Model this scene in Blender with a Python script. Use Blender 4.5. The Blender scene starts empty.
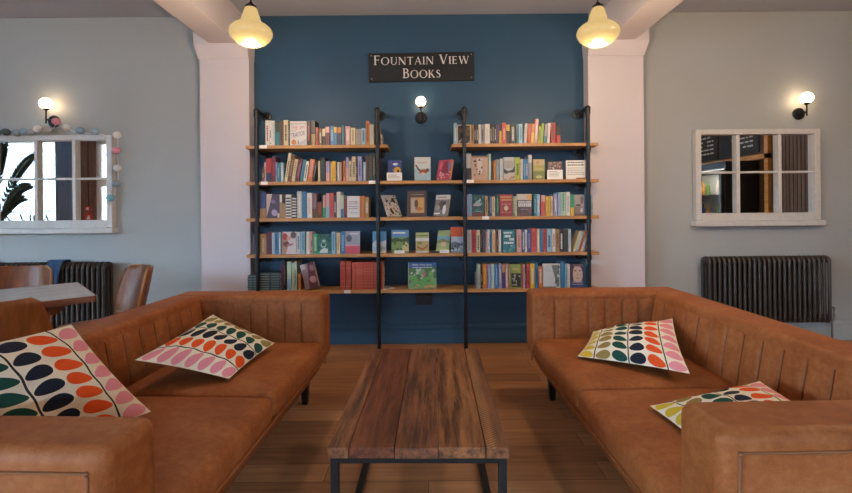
import bpy, bmesh, math, random
from mathutils import Vector, Matrix, Euler
random.seed(7)
S = bpy.context.scene
COL = S.collection
PI = math.pi

# ------------------------------------------------------------------ camera
F = 460.0
ROLL = math.radians(0.5)
CAMZ = 1.2
cd = bpy.data.cameras.new('camera')
cam = bpy.data.objects.new('camera', cd)
COL.objects.link(cam)
cam.location = (0, 0, CAMZ)
cam.rotation_euler = (PI / 2, ROLL, 0)
cd.sensor_width = 36.0
cd.lens = F / 852 * 36.0
cd.shift_y = -37.5 / 852
cd.clip_start = 0.02
S.camera = cam


def P(px, py, Y):
    """photo pixel on the plane at distance Y -> point of the place"""
    u, v = px - 426.0, 209.0 - py
    c, s = math.cos(ROLL), math.sin(ROLL)
    return Vector((Y / F * (u * c + v * s), Y, CAMZ + Y / F * (-u * s + v * c)))


# ------------------------------------------------------------------ colour / materials
def lin(h):
    h = h.lstrip('#')
    o = []
    for i in (0, 2, 4):
        c = int(h[i:i + 2], 16) / 255
        o.append(c / 12.92 if c <= .04045 else ((c + .055) / 1.055) ** 2.4)
    return tuple(o)


class NT:
    def __init__(s, name):
        s.m = bpy.data.materials.new(name)
        s.m.use_nodes = True
        s.t = s.m.node_tree
        s.t.nodes.clear()
        s.out = s.n('ShaderNodeOutputMaterial')

    def n(s, typ, **kw):
        nd = s.t.nodes.new(typ)
        for k, v in kw.items():
            setattr(nd, k, v)
        return nd

    def l(s, a, b):
        s.t.links.new(a, b)

    def math(s, op, a, b=None, c=None):
        nd = s.n('ShaderNodeMath', operation=op)
        for i, x in enumerate((a, b, c)):
            if x is None:
                continue
            if isinstance(x, (int, float)):
                nd.inputs[i].default_value = x
            else:
                s.l(x, nd.inputs[i])
        return nd.outputs[0]

    def mix(s, f, a, b, blend='MIX'):
        nd = s.n('ShaderNodeMix', data_type='RGBA', blend_type=blend)
        for i, x in ((0, f), (6, a), (7, b)):
            if isinstance(x, (int, float)):
                nd.inputs[i].default_value = x
            elif isinstance(x, tuple):
                nd.inputs[i].default_value = (*x[:3], 1)
            else:
                s.l(x, nd.inputs[i])
        return nd.outputs[2]

    def coords(s, kind='Object', scale=(1, 1, 1), rot=(0, 0, 0)):
        tc = s.n('ShaderNodeTexCoord')
        mp = s.n('ShaderNodeMapping')
        mp.inputs['Scale'].default_value = scale
        mp.inputs['Rotation'].default_value = rot
        s.l(tc.outputs[kind], mp.inputs['Vector'])
        return mp.outputs[0]

    def noise(s, vec, scale, detail=4, rough=.55):
        nd = s.n('ShaderNodeTexNoise')
        nd.inputs['Scale'].default_value = scale
        nd.inputs['Detail'].default_value = detail
        nd.inputs['Roughness'].default_value = rough
        s.l(vec, nd.inputs['Vector'])
        return nd.outputs['Fac']

    def ramp(s, f, stops, interp='LINEAR'):
        r = s.n('ShaderNodeValToRGB')
        r.color_ramp.interpolation = interp
        e = r.color_ramp.elements
        while len(e) < len(stops):
            e.new(.5)
        for i, (p, c) in enumerate(stops):
            e[i].position = p
            e[i].color = (*c[:3], 1)
        s.l(f, r.inputs[0])
        return r.outputs[0]

    def bump(s, h, strength, dist=.01):
        b = s.n('ShaderNodeBump')
        b.inputs['Strength'].default_value = strength
        b.inputs['Distance'].default_value = dist
        s.l(h, b.inputs['Height'])
        return b.outputs[0]

    def bsdf(s, color, rough=.5, metal=0., spec=.5, normal=None, **kw):
        b = s.n('ShaderNodeBsdfPrincipled')
        for k, x in (('Base Color', color), ('Roughness', rough), ('Metallic', metal), ('Specular IOR Level', spec)):
            if isinstance(x, tuple):
                b.inputs[k].default_value = (*x[:3], 1)
            elif isinstance(x, (int, float)):
                b.inputs[k].default_value = x
            else:
                s.l(x, b.inputs[k])
        if normal is not None:
            s.l(normal, b.inputs['Normal'])
        for k, x in kw.items():
            b.inputs[k].default_value = x
        s.l(b.outputs[0], s.out.inputs[0])
        return b


_mc = {}


def plain(name, hexc, rough=.5, metal=0., amt=.12, scale=30., spec=.5, bump=0.):
    """a simple procedural surface: base colour broken up by a little noise"""
    key = (name, hexc, rough, metal)
    if key in _mc:
        return _mc[key]
    t = NT(name)
    c = lin(hexc) if isinstance(hexc, str) else hexc
    v = t.coords()
    nz = t.noise(v, scale, 3)
    col = t.mix(nz, tuple(x * (1 - amt) for x in c), tuple(min(1, x * (1 + amt)) for x in c))
    nrm = t.bump(nz, bump) if bump else None
    t.bsdf(col, rough, metal, spec, nrm)
    _mc[key] = t.m
    return t.m


def paper(hexc):
    # cover colours muted a little, with shade from the shelves darkened in
    r, g, b = (int(hexc[i:i + 2], 16) for i in (0, 2, 4))
    m = (r + g + b) / 3
    hexc = '%02x%02x%02x' % tuple(int((x * .9 + m * .1) * .9) for x in (r, g, b))
    return plain('book_cover_' + hexc, hexc, .42, 0, .06, 60)


def glow(name, hexc, strength, base='f0e0c0'):
    t = NT(name)
    c = lin(hexc)
    lw = t.n('ShaderNodeLayerWeight')
    lw.inputs[0].default_value = .35
    f = t.mix(lw.outputs['Facing'], c, tuple(x * .72 for x in c))
    b = t.bsdf(lin(base), .25)
    t.l(f, b.inputs['Emission Color'])
    b.inputs['Emission Strength'].default_value = strength
    return t.m


def wall_paint(name, hexc, rough=.6):
    t = NT(name)
    c = lin(hexc)
    v = t.coords()
    big = t.noise(v, .9, 3)
    fine = t.noise(v, 90, 4)
    col = t.mix(big, tuple(x * .93 for x in c), tuple(min(1, x * 1.06) for x in c))
    t.bsdf(col, rough, 0, .35, t.bump(fine, .06, .004))
    return t.m


def wood(name, dark, light, axis='x', rough=.45, scale=6., stretch=14., bump=.15, streak=None):
    t = NT(name)
    sc = [stretch] * 3
    sc['xyz'.index(axis)] = 1.0
    v = t.coords('Object', tuple(sc))
    n1 = t.noise(v, scale * .35, 6, .6)
    n2 = t.noise(v, scale * 1.6, 5, .65)
    f = t.math('ADD', t.math('MULTIPLY', n1, .65), t.math('MULTIPLY', n2, .35))
    col = t.ramp(f, [(.34, lin(dark)), (.62, lin(light))] if not streak else [(.40, lin(dark)), (.60, lin(light))])
    if streak:
        col = t.mix(t.math('MULTIPLY', t.math('GREATER_THAN', n2, .62), .6), col, lin(streak))
    t.bsdf(col, rough, 0, .4, t.bump(f, bump, .004))
    return t.m


def leather(name, base, dark, light):
    t = NT(name)
    v = t.coords()
    n1 = t.noise(v, 5, 5, .6)
    n2 = t.noise(v, 34, 6, .7)
    f = t.math('ADD', t.math('MULTIPLY', n1, .5), t.math('MULTIPLY', n2, .5))
    col = t.ramp(f, [(.33, lin(dark)), (.5, lin(base)), (.67, lin(light))])
    vo = t.n('ShaderNodeTexVoronoi')
    vo.inputs['Scale'].default_value = 260
    t.l(v, vo.inputs['Vector'])
    h = t.math('ADD', vo.outputs['Distance'], t.math('MULTIPLY', n2, 1.6))
    rg = t.math('ADD', t.math('MULTIPLY', n2, .25), .42)
    t.bsdf(col, rg, 0, .2, t.bump(h, .18, .004))
    return t.m


def floor_mat():
    t = NT('floor_planks')
    v = t.coords()
    br = t.n('ShaderNodeTexBrick')
    br.offset = .37
    br.inputs['Scale'].default_value = 1
    br.inputs['Mortar Size'].default_value = .0018
    br.inputs['Brick Width'].default_value = 1.25
    br.inputs['Row Height'].default_value = .145
    br.inputs['Color1'].default_value = (.0, .0, .0, 1)
    br.inputs['Color2'].default_value = (1, 1, 1, 1)
    br.inputs['Mortar'].default_value = (.5, .5, .5, 1)
    t.l(v, br.inputs['Vector'])
    g = t.coords('Object', (1.2, 14, 1))
    n1 = t.noise(g, 2.2, 6, .6)
    n2 = t.noise(v, 2.3, 3)
    f = t.math('ADD', t.math('MULTIPLY', n1, .55), t.math('ADD', t.math('MULTIPLY', br.outputs['Color'], .2), t.math('MULTIPLY', n2, .25)))
    col = t.ramp(f, [(.25, lin('755037')), (.5, lin('a2704b')), (.75, lin('bb8b62'))])
    col = t.mix(t.math('MULTIPLY', br.outputs['Fac'], .75), col, lin('2a1a10'))
    t.bsdf(col, .5, 0, .28, t.bump(n1, .06, .003))
    return t.m


def clear_glass(name, refl=.06):
    t = NT(name)
    tr = t.n('ShaderNodeBsdfTransparent')
    tr.inputs[0].default_value = (.95, .97, .97, 1)
    gl = t.n('ShaderNodeBsdfGlossy')
    gl.inputs['Roughness'].default_value = .02
    mx = t.n('ShaderNodeMixShader')
    mx.inputs[0].default_value = refl
    t.l(tr.outputs[0], mx.inputs[1])
    t.l(gl.outputs[0], mx.inputs[2])
    t.l(mx.outputs[0], t.out.inputs[0])
    return t.m


# ------------------------------------------------------------------ mesh builder
class MB:
    def __init__(s):
        s.v, s.f, s.m, s.mats = [], [], [], []

    def mi(s, mat):
        if mat not in s.mats:
            s.mats.append(mat)
        return s.mats.index(mat)

    def add(s, verts, faces, mat):
        o = len(s.v)
        s.v += [tuple(p) for p in verts]
        k = s.mi(mat)
        for f in faces:
            s.f.append(tuple(i + o for i in f))
            s.m.append(k)

    def box(s, x0, x1, y0, y1, z0, z1, mat):
        s.add([(x, y, z) for z in (z0, z1) for y in (y0, y1) for x in (x0, x1)],
              [(0, 2, 3, 1), (4, 5, 7, 6), (0, 1, 5, 4), (2, 6, 7, 3), (0, 4, 6, 2), (1, 3, 7, 5)], mat)

    def poly(s, pts, mat):
        s.add(pts, [tuple(range(len(pts)))], mat)

    def prism(s, pts, y0, y1, mat, axis='y'):
        """2D outline (a, z) pulled along y (or x)"""
        n = len(pts)
        mk = (lambda a, b, y: (a, y, b)) if axis == 'y' else ((lambda a, b, y: (y, a, b)) if axis == 'x' else (lambda a, b, y: (a, b, y)))
        vs = [mk(a, b, y0) for a, b in pts] + [mk(a, b, y1) for a, b in pts]
        fs = [tuple(range(n)), tuple(range(2 * n - 1, n - 1, -1))]
        fs += [(i, (i + 1) % n, n + (i + 1) % n, n + i) for i in range(n)]
        s.add(vs, fs, mat)

    def tube(s, path, r, mat, n=10, closed=False):
        path = [Vector(p) for p in path]
        m = len(path)
        rs = r if isinstance(r, (list, tuple)) else [r] * m
        vs, prev = [], None
        for i, p in enumerate(path):
            if closed:
                d = path[(i + 1) % m] - path[i - 1]
            else:
                d = path[min(i + 1, m - 1)] - path[max(i - 1, 0)]
            d.normalize()
            if prev is None:
                a = Vector((0, 0, 1)) if abs(d.z) < .9 else Vector((1, 0, 0))
                u = d.cross(a).normalized()
            else:
                u = (prev - d * prev.dot(d)).normalized()
            prev = u
            w = d.cross(u)
            for k in range(n):
                t = 2 * PI * k / n
                vs.append(p + (u * math.cos(t) + w * math.sin(t)) * rs[i])
        fs = []
        for i in range(m if closed else m - 1):
            j = (i + 1) % m
            for k in range(n):
                fs.append((i * n + k, i * n + (k + 1) % n, j * n + (k + 1) % n, j * n + k))
        if not closed:
            fs.append(tuple(range(n - 1, -1, -1)))
            fs.append(tuple((m - 1) * n + k for k in range(n)))
        s.add(vs, fs, mat)

    def lathe(s, prof, mat, n=24, c=(0, 0, 0), M=None):
        vs = []
        for r, z in prof:
            for k in range(n):
                t = 2 * PI * k / n
                p = Vector((r * math.cos(t), r * math.sin(t), z))
                if M is not None:
                    p = M @ p
                vs.append(p + Vector(c))
        fs = []
        for i in range(len(prof) - 1):
            for k in range(n):
                fs.append((i * n + k, i * n + (k + 1) % n, (i + 1) * n + (k + 1) % n, (i + 1) * n + k))
        if prof[0][0] > 1e-6:
            fs.append(tuple(range(n - 1, -1, -1)))
        if prof[-1][0] > 1e-6:
            fs.append(tuple((len(prof) - 1) * n + k for k in range(n)))
        s.add(vs, fs, mat)

    def sphere(s, c, r, mat, n=20, m=12, sz=1.):
        s.lathe([(max(1e-7, r * math.sin(PI * i / m)), -r * sz * math.cos(PI * i / m)) for i in range(m + 1)], mat, n, c)

    def puff(s, c, size, r, mat, n=14, top=0., front=0.):
        """rounded cushion-like block"""
        bm = bmesh.new()
        bmesh.ops.create_cube(bm, size=2)
        bmesh.ops.subdivide_edges(bm, edges=bm.edges[:], cuts=n, use_grid_fill=True)
        hs = [x / 2 for x in size]
        vs = []
        bm.verts.index_update()
        for v in bm.verts:
            q = []
            for a in range(3):
                x = v.co[a]
                # crowd grid lines towards the edges so the rounding is smooth
                x = math.copysign(1 - (1 - abs(x)) ** 1.9, x) if abs(x) < 1 else x
                q.append(x * hs[a])
            inner = Vector([max(-(hs[a] - r), min(hs[a] - r, q[a])) for a in range(3)])
            d = Vector(q) - inner
            p = inner + (d.normalized() * r if d.length > 1e-9 else d)
            bx, by = 1 - (p.x / hs[0]) ** 2, 1 - (p.y / hs[1]) ** 2
            if p.z > 0:
                p.z += top * max(0, bx) ** .6 * max(0, by) ** .6 * (p.z / hs[2])
            p.x += -front * max(0, by) * max(0, 1 - (p.z / hs[2]) ** 2) * (1 if p.x < 0 else 0)
            vs.append(p + Vector(c))
        fs = [tuple(v.index for v in f.verts) for f in bm.faces]
        bm.free()
        s.add(vs, fs, mat)

    def text(s, body, mat, place, width=None, height=None):
        """plain lettering; place maps (x, z) of the text to a point"""
        cu = bpy.data.curves.new('t', 'FONT')
        cu.body = body
        cu.resolution_u = 2
        ob = bpy.data.objects.new('t', cu)
        COL.objects.link(ob)
        bpy.context.view_layer.update()
        dg = bpy.context.evaluated_depsgraph_get()
        me = bpy.data.meshes.new_from_object(ob.evaluated_get(dg))
        xs = [v.co.x for v in me.vertices]
        ys = [v.co.y for v in me.vertices]
        x0, x1, y0, y1 = min(xs), max(xs), min(ys), max(ys)
        kx = width / (x1 - x0)
        ky = height / (y1 - y0)
        vs = [place((v.co.x - x0) * kx, (v.co.y - y0) * ky) for v in me.vertices]
        s.add(vs, [tuple(p.vertices) for p in me.polygons], mat)
        bpy.data.objects.remove(ob)
        bpy.data.meshes.remove(me)

    def build(s, name, parent=None, loc=(0, 0, 0), rot=(0, 0, 0), smooth=None, bevel=0., seg=3, normals=True, flip=False):
        me = bpy.data.meshes.new(name)
        vs = [(-x, y, z) for x, y, z in s.v] if flip else s.v
        me.from_pydata(vs, [], s.f)
        for m in s.mats:
            me.materials.append(m)
        me.polygons.foreach_set('material_index', s.m)
        if normals or flip:
            bm = bmesh.new()
            bm.from_mesh(me)
            bmesh.ops.recalc_face_normals(bm, faces=bm.faces[:])
            bm.to_mesh(me)
            bm.free()
        if smooth is not None:
            me.polygons.foreach_set('use_smooth', [True] * len(me.polygons))
            me.set_sharp_from_angle(angle=math.radians(smooth))
        me.update()
        o = bpy.data.objects.new(name, me)
        COL.objects.link(o)
        o.location = loc
        o.rotation_euler = rot
        if parent:
            o.parent = parent
        if bevel:
            b = o.modifiers.new('bevel', 'BEVEL')
            b.width = bevel
            b.segments = seg
            b.limit_method = 'ANGLE'
            b.angle_limit = math.radians(35)
            if smooth is None:
                me.polygons.foreach_set('use_smooth', [True] * len(me.polygons))
            b.harden_normals = True
        return o


def tag(o, label, cat, group=None):
    o['label'] = label
    o['category'] = cat
    if group:
        o['group'] = group
    return o


def empty(name, loc=(0, 0, 0), rot=(0, 0, 0)):
    o = bpy.data.objects.new(name, None)
    COL.objects.link(o)
    o.location = loc
    o.rotation_euler = rot
    o.empty_display_size = .1
    return o


def struct(o):
    o['kind'] = 'structure'
    return o


def copy_tree(o, parent=None):
    c = o.copy()
    COL.objects.link(c)
    c.parent = parent
    for ch in o.children:
        copy_tree(ch, c)
    return c


# ------------------------------------------------------------------ shared materials
M_BLUE = wall_paint('blue_wall_paint', '2e4c63', .5)
M_SAGE = wall_paint('sage_grey_wall_paint', 'a7a9a8')
M_PINK = wall_paint('pale_pink_plaster', 'cec5c9')
M_CEIL = wall_paint('ceiling_paint', 'a9adbc')
M_FLOOR = floor_mat()
M_LEATHER = leather('tan_leather', '92532b', '763f1e', 'a66a42')
M_PIPING = plain('leather_piping', '78441f', .55)
M_BLACK = plain('black_metal', '17171a', .45, .3)
M_PIPE = plain('dark_iron_pipe', '2c2e33', .42, .7, .25, 40)
M_OAK = wood('pale_oak', '8e6238', 'c08f5c', 'x', .45, 5, 16, .08)
M_PAGES = plain('page_paper', 'cfc2a6', .8, 0, .1, 200)
M_WHITE = plain('white_card', 'e6e4e2', .6, 0, .03)
M_INK = plain('dark_ink', '2b2a2e', .6, 0, .05)
M_CHROME = plain('pewter_metal', '8a8680', .3, .9, .1)
M_BULB = glow('opal_globe_lit', 'ffdcae', 5.0, 'ffffff')
M_GLASS = clear_glass('clear_glass')
# ================================================================== the room
D = 4.12            # back wall
AY = -6.0           # far front of the added deeper middle
CEIL = 2.94
XL, XR, YF = -11.0, 5.3, -1.6

fl = MB(); fl.box(XL - .1, XR + .1, AY - .12, D + .1, -.06, 0, M_FLOOR)
struct(fl.build('floor'))
ce = MB(); ce.box(XL - .1, XR + .1, AY - .12, D + .1, CEIL, CEIL + .1, M_CEIL)
struct(ce.build('ceiling'))
PL0, PL1, PR0, PR1 = -1.957, -1.53, 1.42, 1.90     # the two piers
wb = MB()
wb.box(XL - .1, PL0 + .05, D, D + .1, 0, CEIL, M_SAGE)
wb.box(PL0 + .05, PR0 + .05, D, D + .1, 0, CEIL, M_BLUE)
wb.box(PR0 + .05, XR + .1, D, D + .1, 0, CEIL, M_SAGE)
struct(wb.build('wall_back'))
w = MB(); w.box(XL - .1, XL, YF - .1, D, 0, CEIL, M_SAGE); struct(w.build('wall_left'))
w = MB(); w.box(XR, XR + .1, YF - .1, D, 0, CEIL, wall_paint('dark_counter_wall', '4a3a2e')); struct(w.build('wall_right'))
# front wall with its window openings; deeper unseen middle and windows added for evener daylight
AX, AY = 4.4, -6.0
WINS = [(-10.8, -7.5, .6, 2.75, YF), (-7.0, -4.6, .4, 2.7, YF), (-3.9, -2.2, .6, 2.8, AY), (1.7, 3.7, .6, 2.8, AY)]
w = MB()
def front(x0, x1, wins, y):
    xs = [x0] + [a for q in wins for a in q[:2]] + [x1]
    for i in range(0, len(xs), 2):
        w.box(xs[i], xs[i + 1], y - .12, y, 0, CEIL, M_PINK)
    for a, b, z0, z1, _ in wins:
        w.box(a, b, y - .12, y, 0, z0, M_PINK)
        w.box(a, b, y - .12, y, z1, CEIL, M_PINK)
front(XL, -AX, WINS[:2], YF)
front(-AX, AX, WINS[2:], AY)
w.box(AX, XR, YF - .12, YF, 0, CEIL, M_PINK)
for x in (-AX, AX):
    w.box(x - .06, x + .06, AY - .12, YF, 0, CEIL, M_PINK)
struct(w.build('wall_front'))
M_FRAME = plain('window_frame_paint', 'd9dcdc', .45)
for i, (a, b, z0, z1, YW) in enumerate(WINS):
    f = MB()
    y0, y1 = YW - .09, YW - .03
    t = .06
    f.box(a, a + t, y0, y1, z0, z1, M_FRAME); f.box(b - t, b, y0, y1, z0, z1, M_FRAME)
    f.box(a, b, y0, y1, z0, z0 + t, M_FRAME); f.box(a, b, y0, y1, z1 - t, z1, M_FRAME)
    if i != 0:
        m = (a + b) / 2
        f.box(m - .03, m + .03, y0, y1, z0, z1, M_FRAME)
    if i == 1:
        f.box(a, b, y0 - .02, y1 + .02, 1.74, 1.90, M_FRAME)
    wo = struct(f.build('window_%d' % (i + 1)))
    g = MB(); g.box(a + t, b - t, YW - .063, YW - .057, z0 + t, z1 - t, M_GLASS)
    g.build('pane', wo)
    L = bpy.data.lights.new('daylight_portal', 'AREA')
    L.shape = 'RECTANGLE'; L.size = b - a; L.size_y = z1 - z0
    L.cycles.is_portal = True
    lo = bpy.data.objects.new('daylight_portal', L); COL.objects.link(lo)
    lo.location = ((a + b) / 2, YW - .14, (z0 + z1) / 2); lo.rotation_euler = (PI / 2, 0, 0)
    WINS[i] = wo

# the pale buildings across the street, seen through the windows by way of the mirror
m = MB(); M_ST = wall_paint('weathered_render', '454442', .8)
m.box(-34, 14, -13, -12, -.1, 4.0, M_ST)
for x in range(-32, 13, 4):
    m.box(x, x + 1.3, -12.02, -11.99, 2.0, 3.3, plain('far_window_glass', '4a525a', .3))
struct(m.build('wall_street'))
m = MB(); m.box(-34, 14, -12, AY - .2, -.2, -.1, wall_paint('street_paving', '565553', .8)); struct(m.build('street'))
m = MB(); m.box(-34, -AX - .1, AY - .2, YF - .2, -.2, -.1, wall_paint('street_paving', '565553', .8)); struct(m.build('pavement'))
# piers with flared capitals, and the beams they carry
for i, (a, b, s) in enumerate(((PL0, PL1, -1), (PR0, PR1, 1))):
    yf = 4.0
    m = MB()
    m.box(a, b, yf, D, 0, 2.53, M_PINK)
    # capital: flares outwards (away from the bookshelves) and forward
    o0, o1 = (a, b)
    f = .03
    za, zb, zc = 2.52, 2.63, 2.74
    def ring(dx, dy, z):
        x0 = o0 - (dx if s < 0 else dx * .3); x1 = o1 + (dx if s > 0 else dx * .3)
        return [(x0, yf - dy, z), (x1, yf - dy, z), (x1, D, z), (x0, D, z)]
    R = [ring(.006, .008, za), ring(f * .6, .03, za + .05), ring(f, .05, zb), ring(f, .05, zc)]
    vs = [p for r in R for p in r]
    fs = [(3, 2, 1, 0), (12, 13, 14, 15)]
    for k in range(3):
        for q in range(4):
            fs.append((k * 4 + q, k * 4 + (q + 1) % 4, k * 4 + 4 + (q + 1) % 4, k * 4 + 4 + q))
    m.add(vs, fs, M_PINK)
    struct(m.build('trim_%d' % (i + 1)))
for i, (a, b) in enumerate(((-1.85, -1.61), (1.57, 1.81))):
    m = MB(); m.box(a, b, AY, D, 2.64, CEIL, M_PINK)
    struct(m.build('trim_%d' % (i + 3)))
# baseboards
def base(name, x0, x1, mat):
    m = MB()
    prof = [(D, 0), (D - .022, 0), (D - .022, .125), (D - .015, .13), (D - .015, .15), (D - .006, .17), (D, .172)]
    m.prism(prof, x0, x1, mat, 'x')
    struct(m.build(name))
base('baseboard_back', PL1, PR0, M_BLUE)
base('baseboard_left', XL, PL0, M_SAGE)
base('baseboard_right', PR1, XR, M_SAGE)

# daylight
W = bpy.data.worlds.new('daylight'); S.world = W; W.use_nodes = True
bg = W.node_tree.nodes['Background']
wt = W.node_tree
tc = wt.nodes.new('ShaderNodeTexCoord'); sx = wt.nodes.new('ShaderNodeSeparateXYZ'); rp = wt.nodes.new('ShaderNodeValToRGB')
wt.links.new(tc.outputs['Generated'], sx.inputs[0]); wt.links.new(sx.outputs[2], rp.inputs[0]); wt.links.new(rp.outputs[0], bg.inputs[0])
rp.color_ramp.elements[0].position = 0.0; rp.color_ramp.elements[0].color = (.16, .19, .23, 1)   # street below the horizon
rp.color_ramp.elements[1].position = .03; rp.color_ramp.elements[1].color = (.52, .76, 1.0, 1)    # bright overcast sky
bg.inputs[1].default_value = 66.0

# ================================================================== serif sign lettering
def glyphs():
    T, N, SH, SL = .135, .055, .035, .06
    def R(x0, x1, z0, z1): return [(x0, z0), (x1, z0), (x1, z1), (x0, z1)]
    def stem(x, w=T, z0=0, z1=1, top=True, bot=True):
        o = [R(x, x + w, z0, z1)]
        if bot: o.append(R(x - SL, x + w + SL, z0, z0 + SH))
        if top: o.append(R(x - SL, x + w + SL, z1 - SH, z1))
        return o
    def diag(xa, za, xb, zb, w): return [[(xa, za), (xa + w, za), (xb + w, zb), (xb, zb)]]
    def serif(x, w, z): return [R(x - SL, x + w + SL, z, z + SH)]
    def arc(cx, cz, rx, rz, t0, t1, thick, thin, n=18):
        o = []
        def pt(t):
            c, s = math.cos(t), math.sin(t)
            w = thin + (thick - thin) * abs(c)
            return (cx + rx * c, cz + rz * s), (cx + (rx - w) * c, cz + (rz - thin) * s)
        for i in range(n):
            a, b = pt(t0 + (t1 - t0) * i / n), pt(t0 + (t1 - t0) * (i + 1) / n)
            o.append([a[0], b[0], b[1], a[1]])
        return o
    def stroke(pts, ws):
        o = []
        L = []
        for i, p in enumerate(pts):
            a, b = pts[max(0, i - 1)], pts[min(len(pts) - 1, i + 1)]
            dx, dz = b[0] - a[0], b[1] - a[1]
            l = math.hypot(dx, dz)
            nx, nz = -dz / l * ws[i] / 2, dx / l * ws[i] / 2
            L.append(((p[0] + nx, p[1] + nz), (p[0] - nx, p[1] - nz)))
        for i in range(len(pts) - 1):
            o.append([L[i][0], L[i + 1][0], L[i + 1][1], L[i][1]])
        return o
    G = {}
    G['I'] = (stem(.08), .30)
    G['F'] = (stem(.08) + [R(.2, .55, 1 - N, 1), R(.52, .55, .86, 1), R(.2, .48, .5, .5 + N), R(.45, .48, .42, .62)], .60)
    G['E'] = (stem(.08) + [R(.2, .55, 1 - N, 1), R(.52, .55, .86, 1), R(.2, .48, .5, .5 + N), R(.45, .48, .42, .62), R(.2, .58, 0, N), R(.55, .58, 0, .15)], .63)
    G['T'] = (stem(.31, T, 0, 1, False) + [R(.02, .73, 1 - N, 1), R(.02, .05, .85, 1), R(.70, .73, .85, 1)], .75)
    G['O'] = (arc(.5, .5, .47, .52, 0, 2 * PI, .14, .045, 36), 1.0)
    G['U'] = (stem(.1, T, .3, 1, True, False) + stem(.68, N, .3, 1, True, False) + arc(.4175, .33, .3175, .35, PI, 2 * PI, .1, .05), .84)
    G['N'] = (stem(.1, N) + stem(.76, N, 0, 1, True, False) + diag(.06, 1, .68, 0, .17), .92)
    G['A'] = (diag(.1, 0, .42, 1, N) + diag(.68, 0, .39, 1, T) + [R(.22, .68, .33, .33 + .045)] + serif(.1, N, 0) + serif(.68, T, 0), .88)
    G['V'] = (diag(.1, 1, .39, 0, T) + diag(.72, 1, .44, 0, N) + serif(.1, T, 1 - SH) + serif(.72, N, 1 - SH), .86)
    G['W'] = (diag(.1, 1, .34, 0, T) + diag(.62, 1, .39, 0, N) + diag(.58, 1, .84, 0, T) + diag(1.14, 1, .9, 0, N) + serif(.1, T, 1 - SH) + serif(.58, T, 1 - SH) + serif(1.14, N, 1 - SH), 1.26)
    G['B'] = (stem(.08, T, 0, 1, False, False) + [R(.02, .34, 1 - N, 1), R(.02, .36, 0, N), R(.2, .34, .52, .52 + N)] + arc(.33, .77, .22, .23, -PI / 2, PI / 2, .12, N) + arc(.35, .285, .27, .285, -PI / 2, PI / 2, .13, N), .66)
    G['K'] = (stem(.08) + diag(.2, .45, .56, 1, N) + diag(.28, .55, .62, 0, T + .02) + serif(.56, N, 1 - SH) + serif(.63, T, 0), .84)
    sp = [(.45, .80), (.42, .93), (.28, .97), (.15, .92), (.11, .78), (.17, .64), (.30, .54), (.43, .43), (.49, .28), (.44, .10), (.28, .03), (.12, .07), (.08, .22)]
    G['S'] = (stroke(sp, [.03, .05, .05, .08, .1, .12, .14, .14, .12, .09, .05, .05, .03]), .56)
    return G
GL = glyphs()
def serif_line(mb, line, mat, place, width=None, cap=1.0, small=.8, gap=.07, thick=(0, .004)):
    """line: words; the first letter of each word is a full capital. place(x, z, d) -> point"""
    adv, items = 0., []
    for word in line.split(' '):
        for i, ch in enumerate(word):
            k = 1. if i == 0 else small
            items.append((adv, k, ch)); adv += GL[ch][1] * k + gap
        adv += .38
    total = adv - .38 - gap
    sx = width / total if width else cap
    for x, k, ch in items:
        for pg in GL[ch][0]:
            p = [((x + a * k) * sx, b * k * cap) for a, b in pg]
            n = len(p)
            vs = [place(a, b, thick[0]) for a, b in p] + [place(a, b, thick[1]) for a, b in p]
            mb.add(vs, [tuple(range(n)), tuple(range(2 * n - 1, n - 1, -1))] + [(i, (i + 1) % n, n + (i + 1) % n, n + i) for i in range(n)], mat)
    return total * sx

# shop sign on the blue wall
sg = empty('shop_sign', (-.03, 4.11, 2.467), (0, math.radians(-.45), 0))
tag(sg, 'wide black board sign with pale serif lettering on the blue wall', 'sign')
m = MB(); m.box(-.47, .47, -.012, .008, -.128, .128, plain('sign_board_black', '0d0c0e', .6)); m.build('board', sg, bevel=.003, seg=2)
M_SIGNTXT = plain('sign_lettering', 'd8d3d0', .5)
m = MB()
serif_line(m, 'FOUNTAIN VIEW', M_SIGNTXT, lambda x, z, d: (-.425 + x, -.0122 - d, .022 + z), .85, .083)
serif_line(m, 'BOOKS', M_SIGNTXT, lambda x, z, d: (-.168 + x, -.0122 - d, -.098 + z), .338, .085)
m.build('lettering', sg)
for x in (-.445, .445):
    for z in (-.1, .105):
        m = MB(); m.lathe([(.006, 0), (.006, .002), (.003, .004), (0, .004)], M_CHROME, 10, (0, 0, 0), Matrix.Rotation(PI / 2, 4, 'X'))
        m.build('screw', sg, (x, -.012, z), smooth=40)

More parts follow.
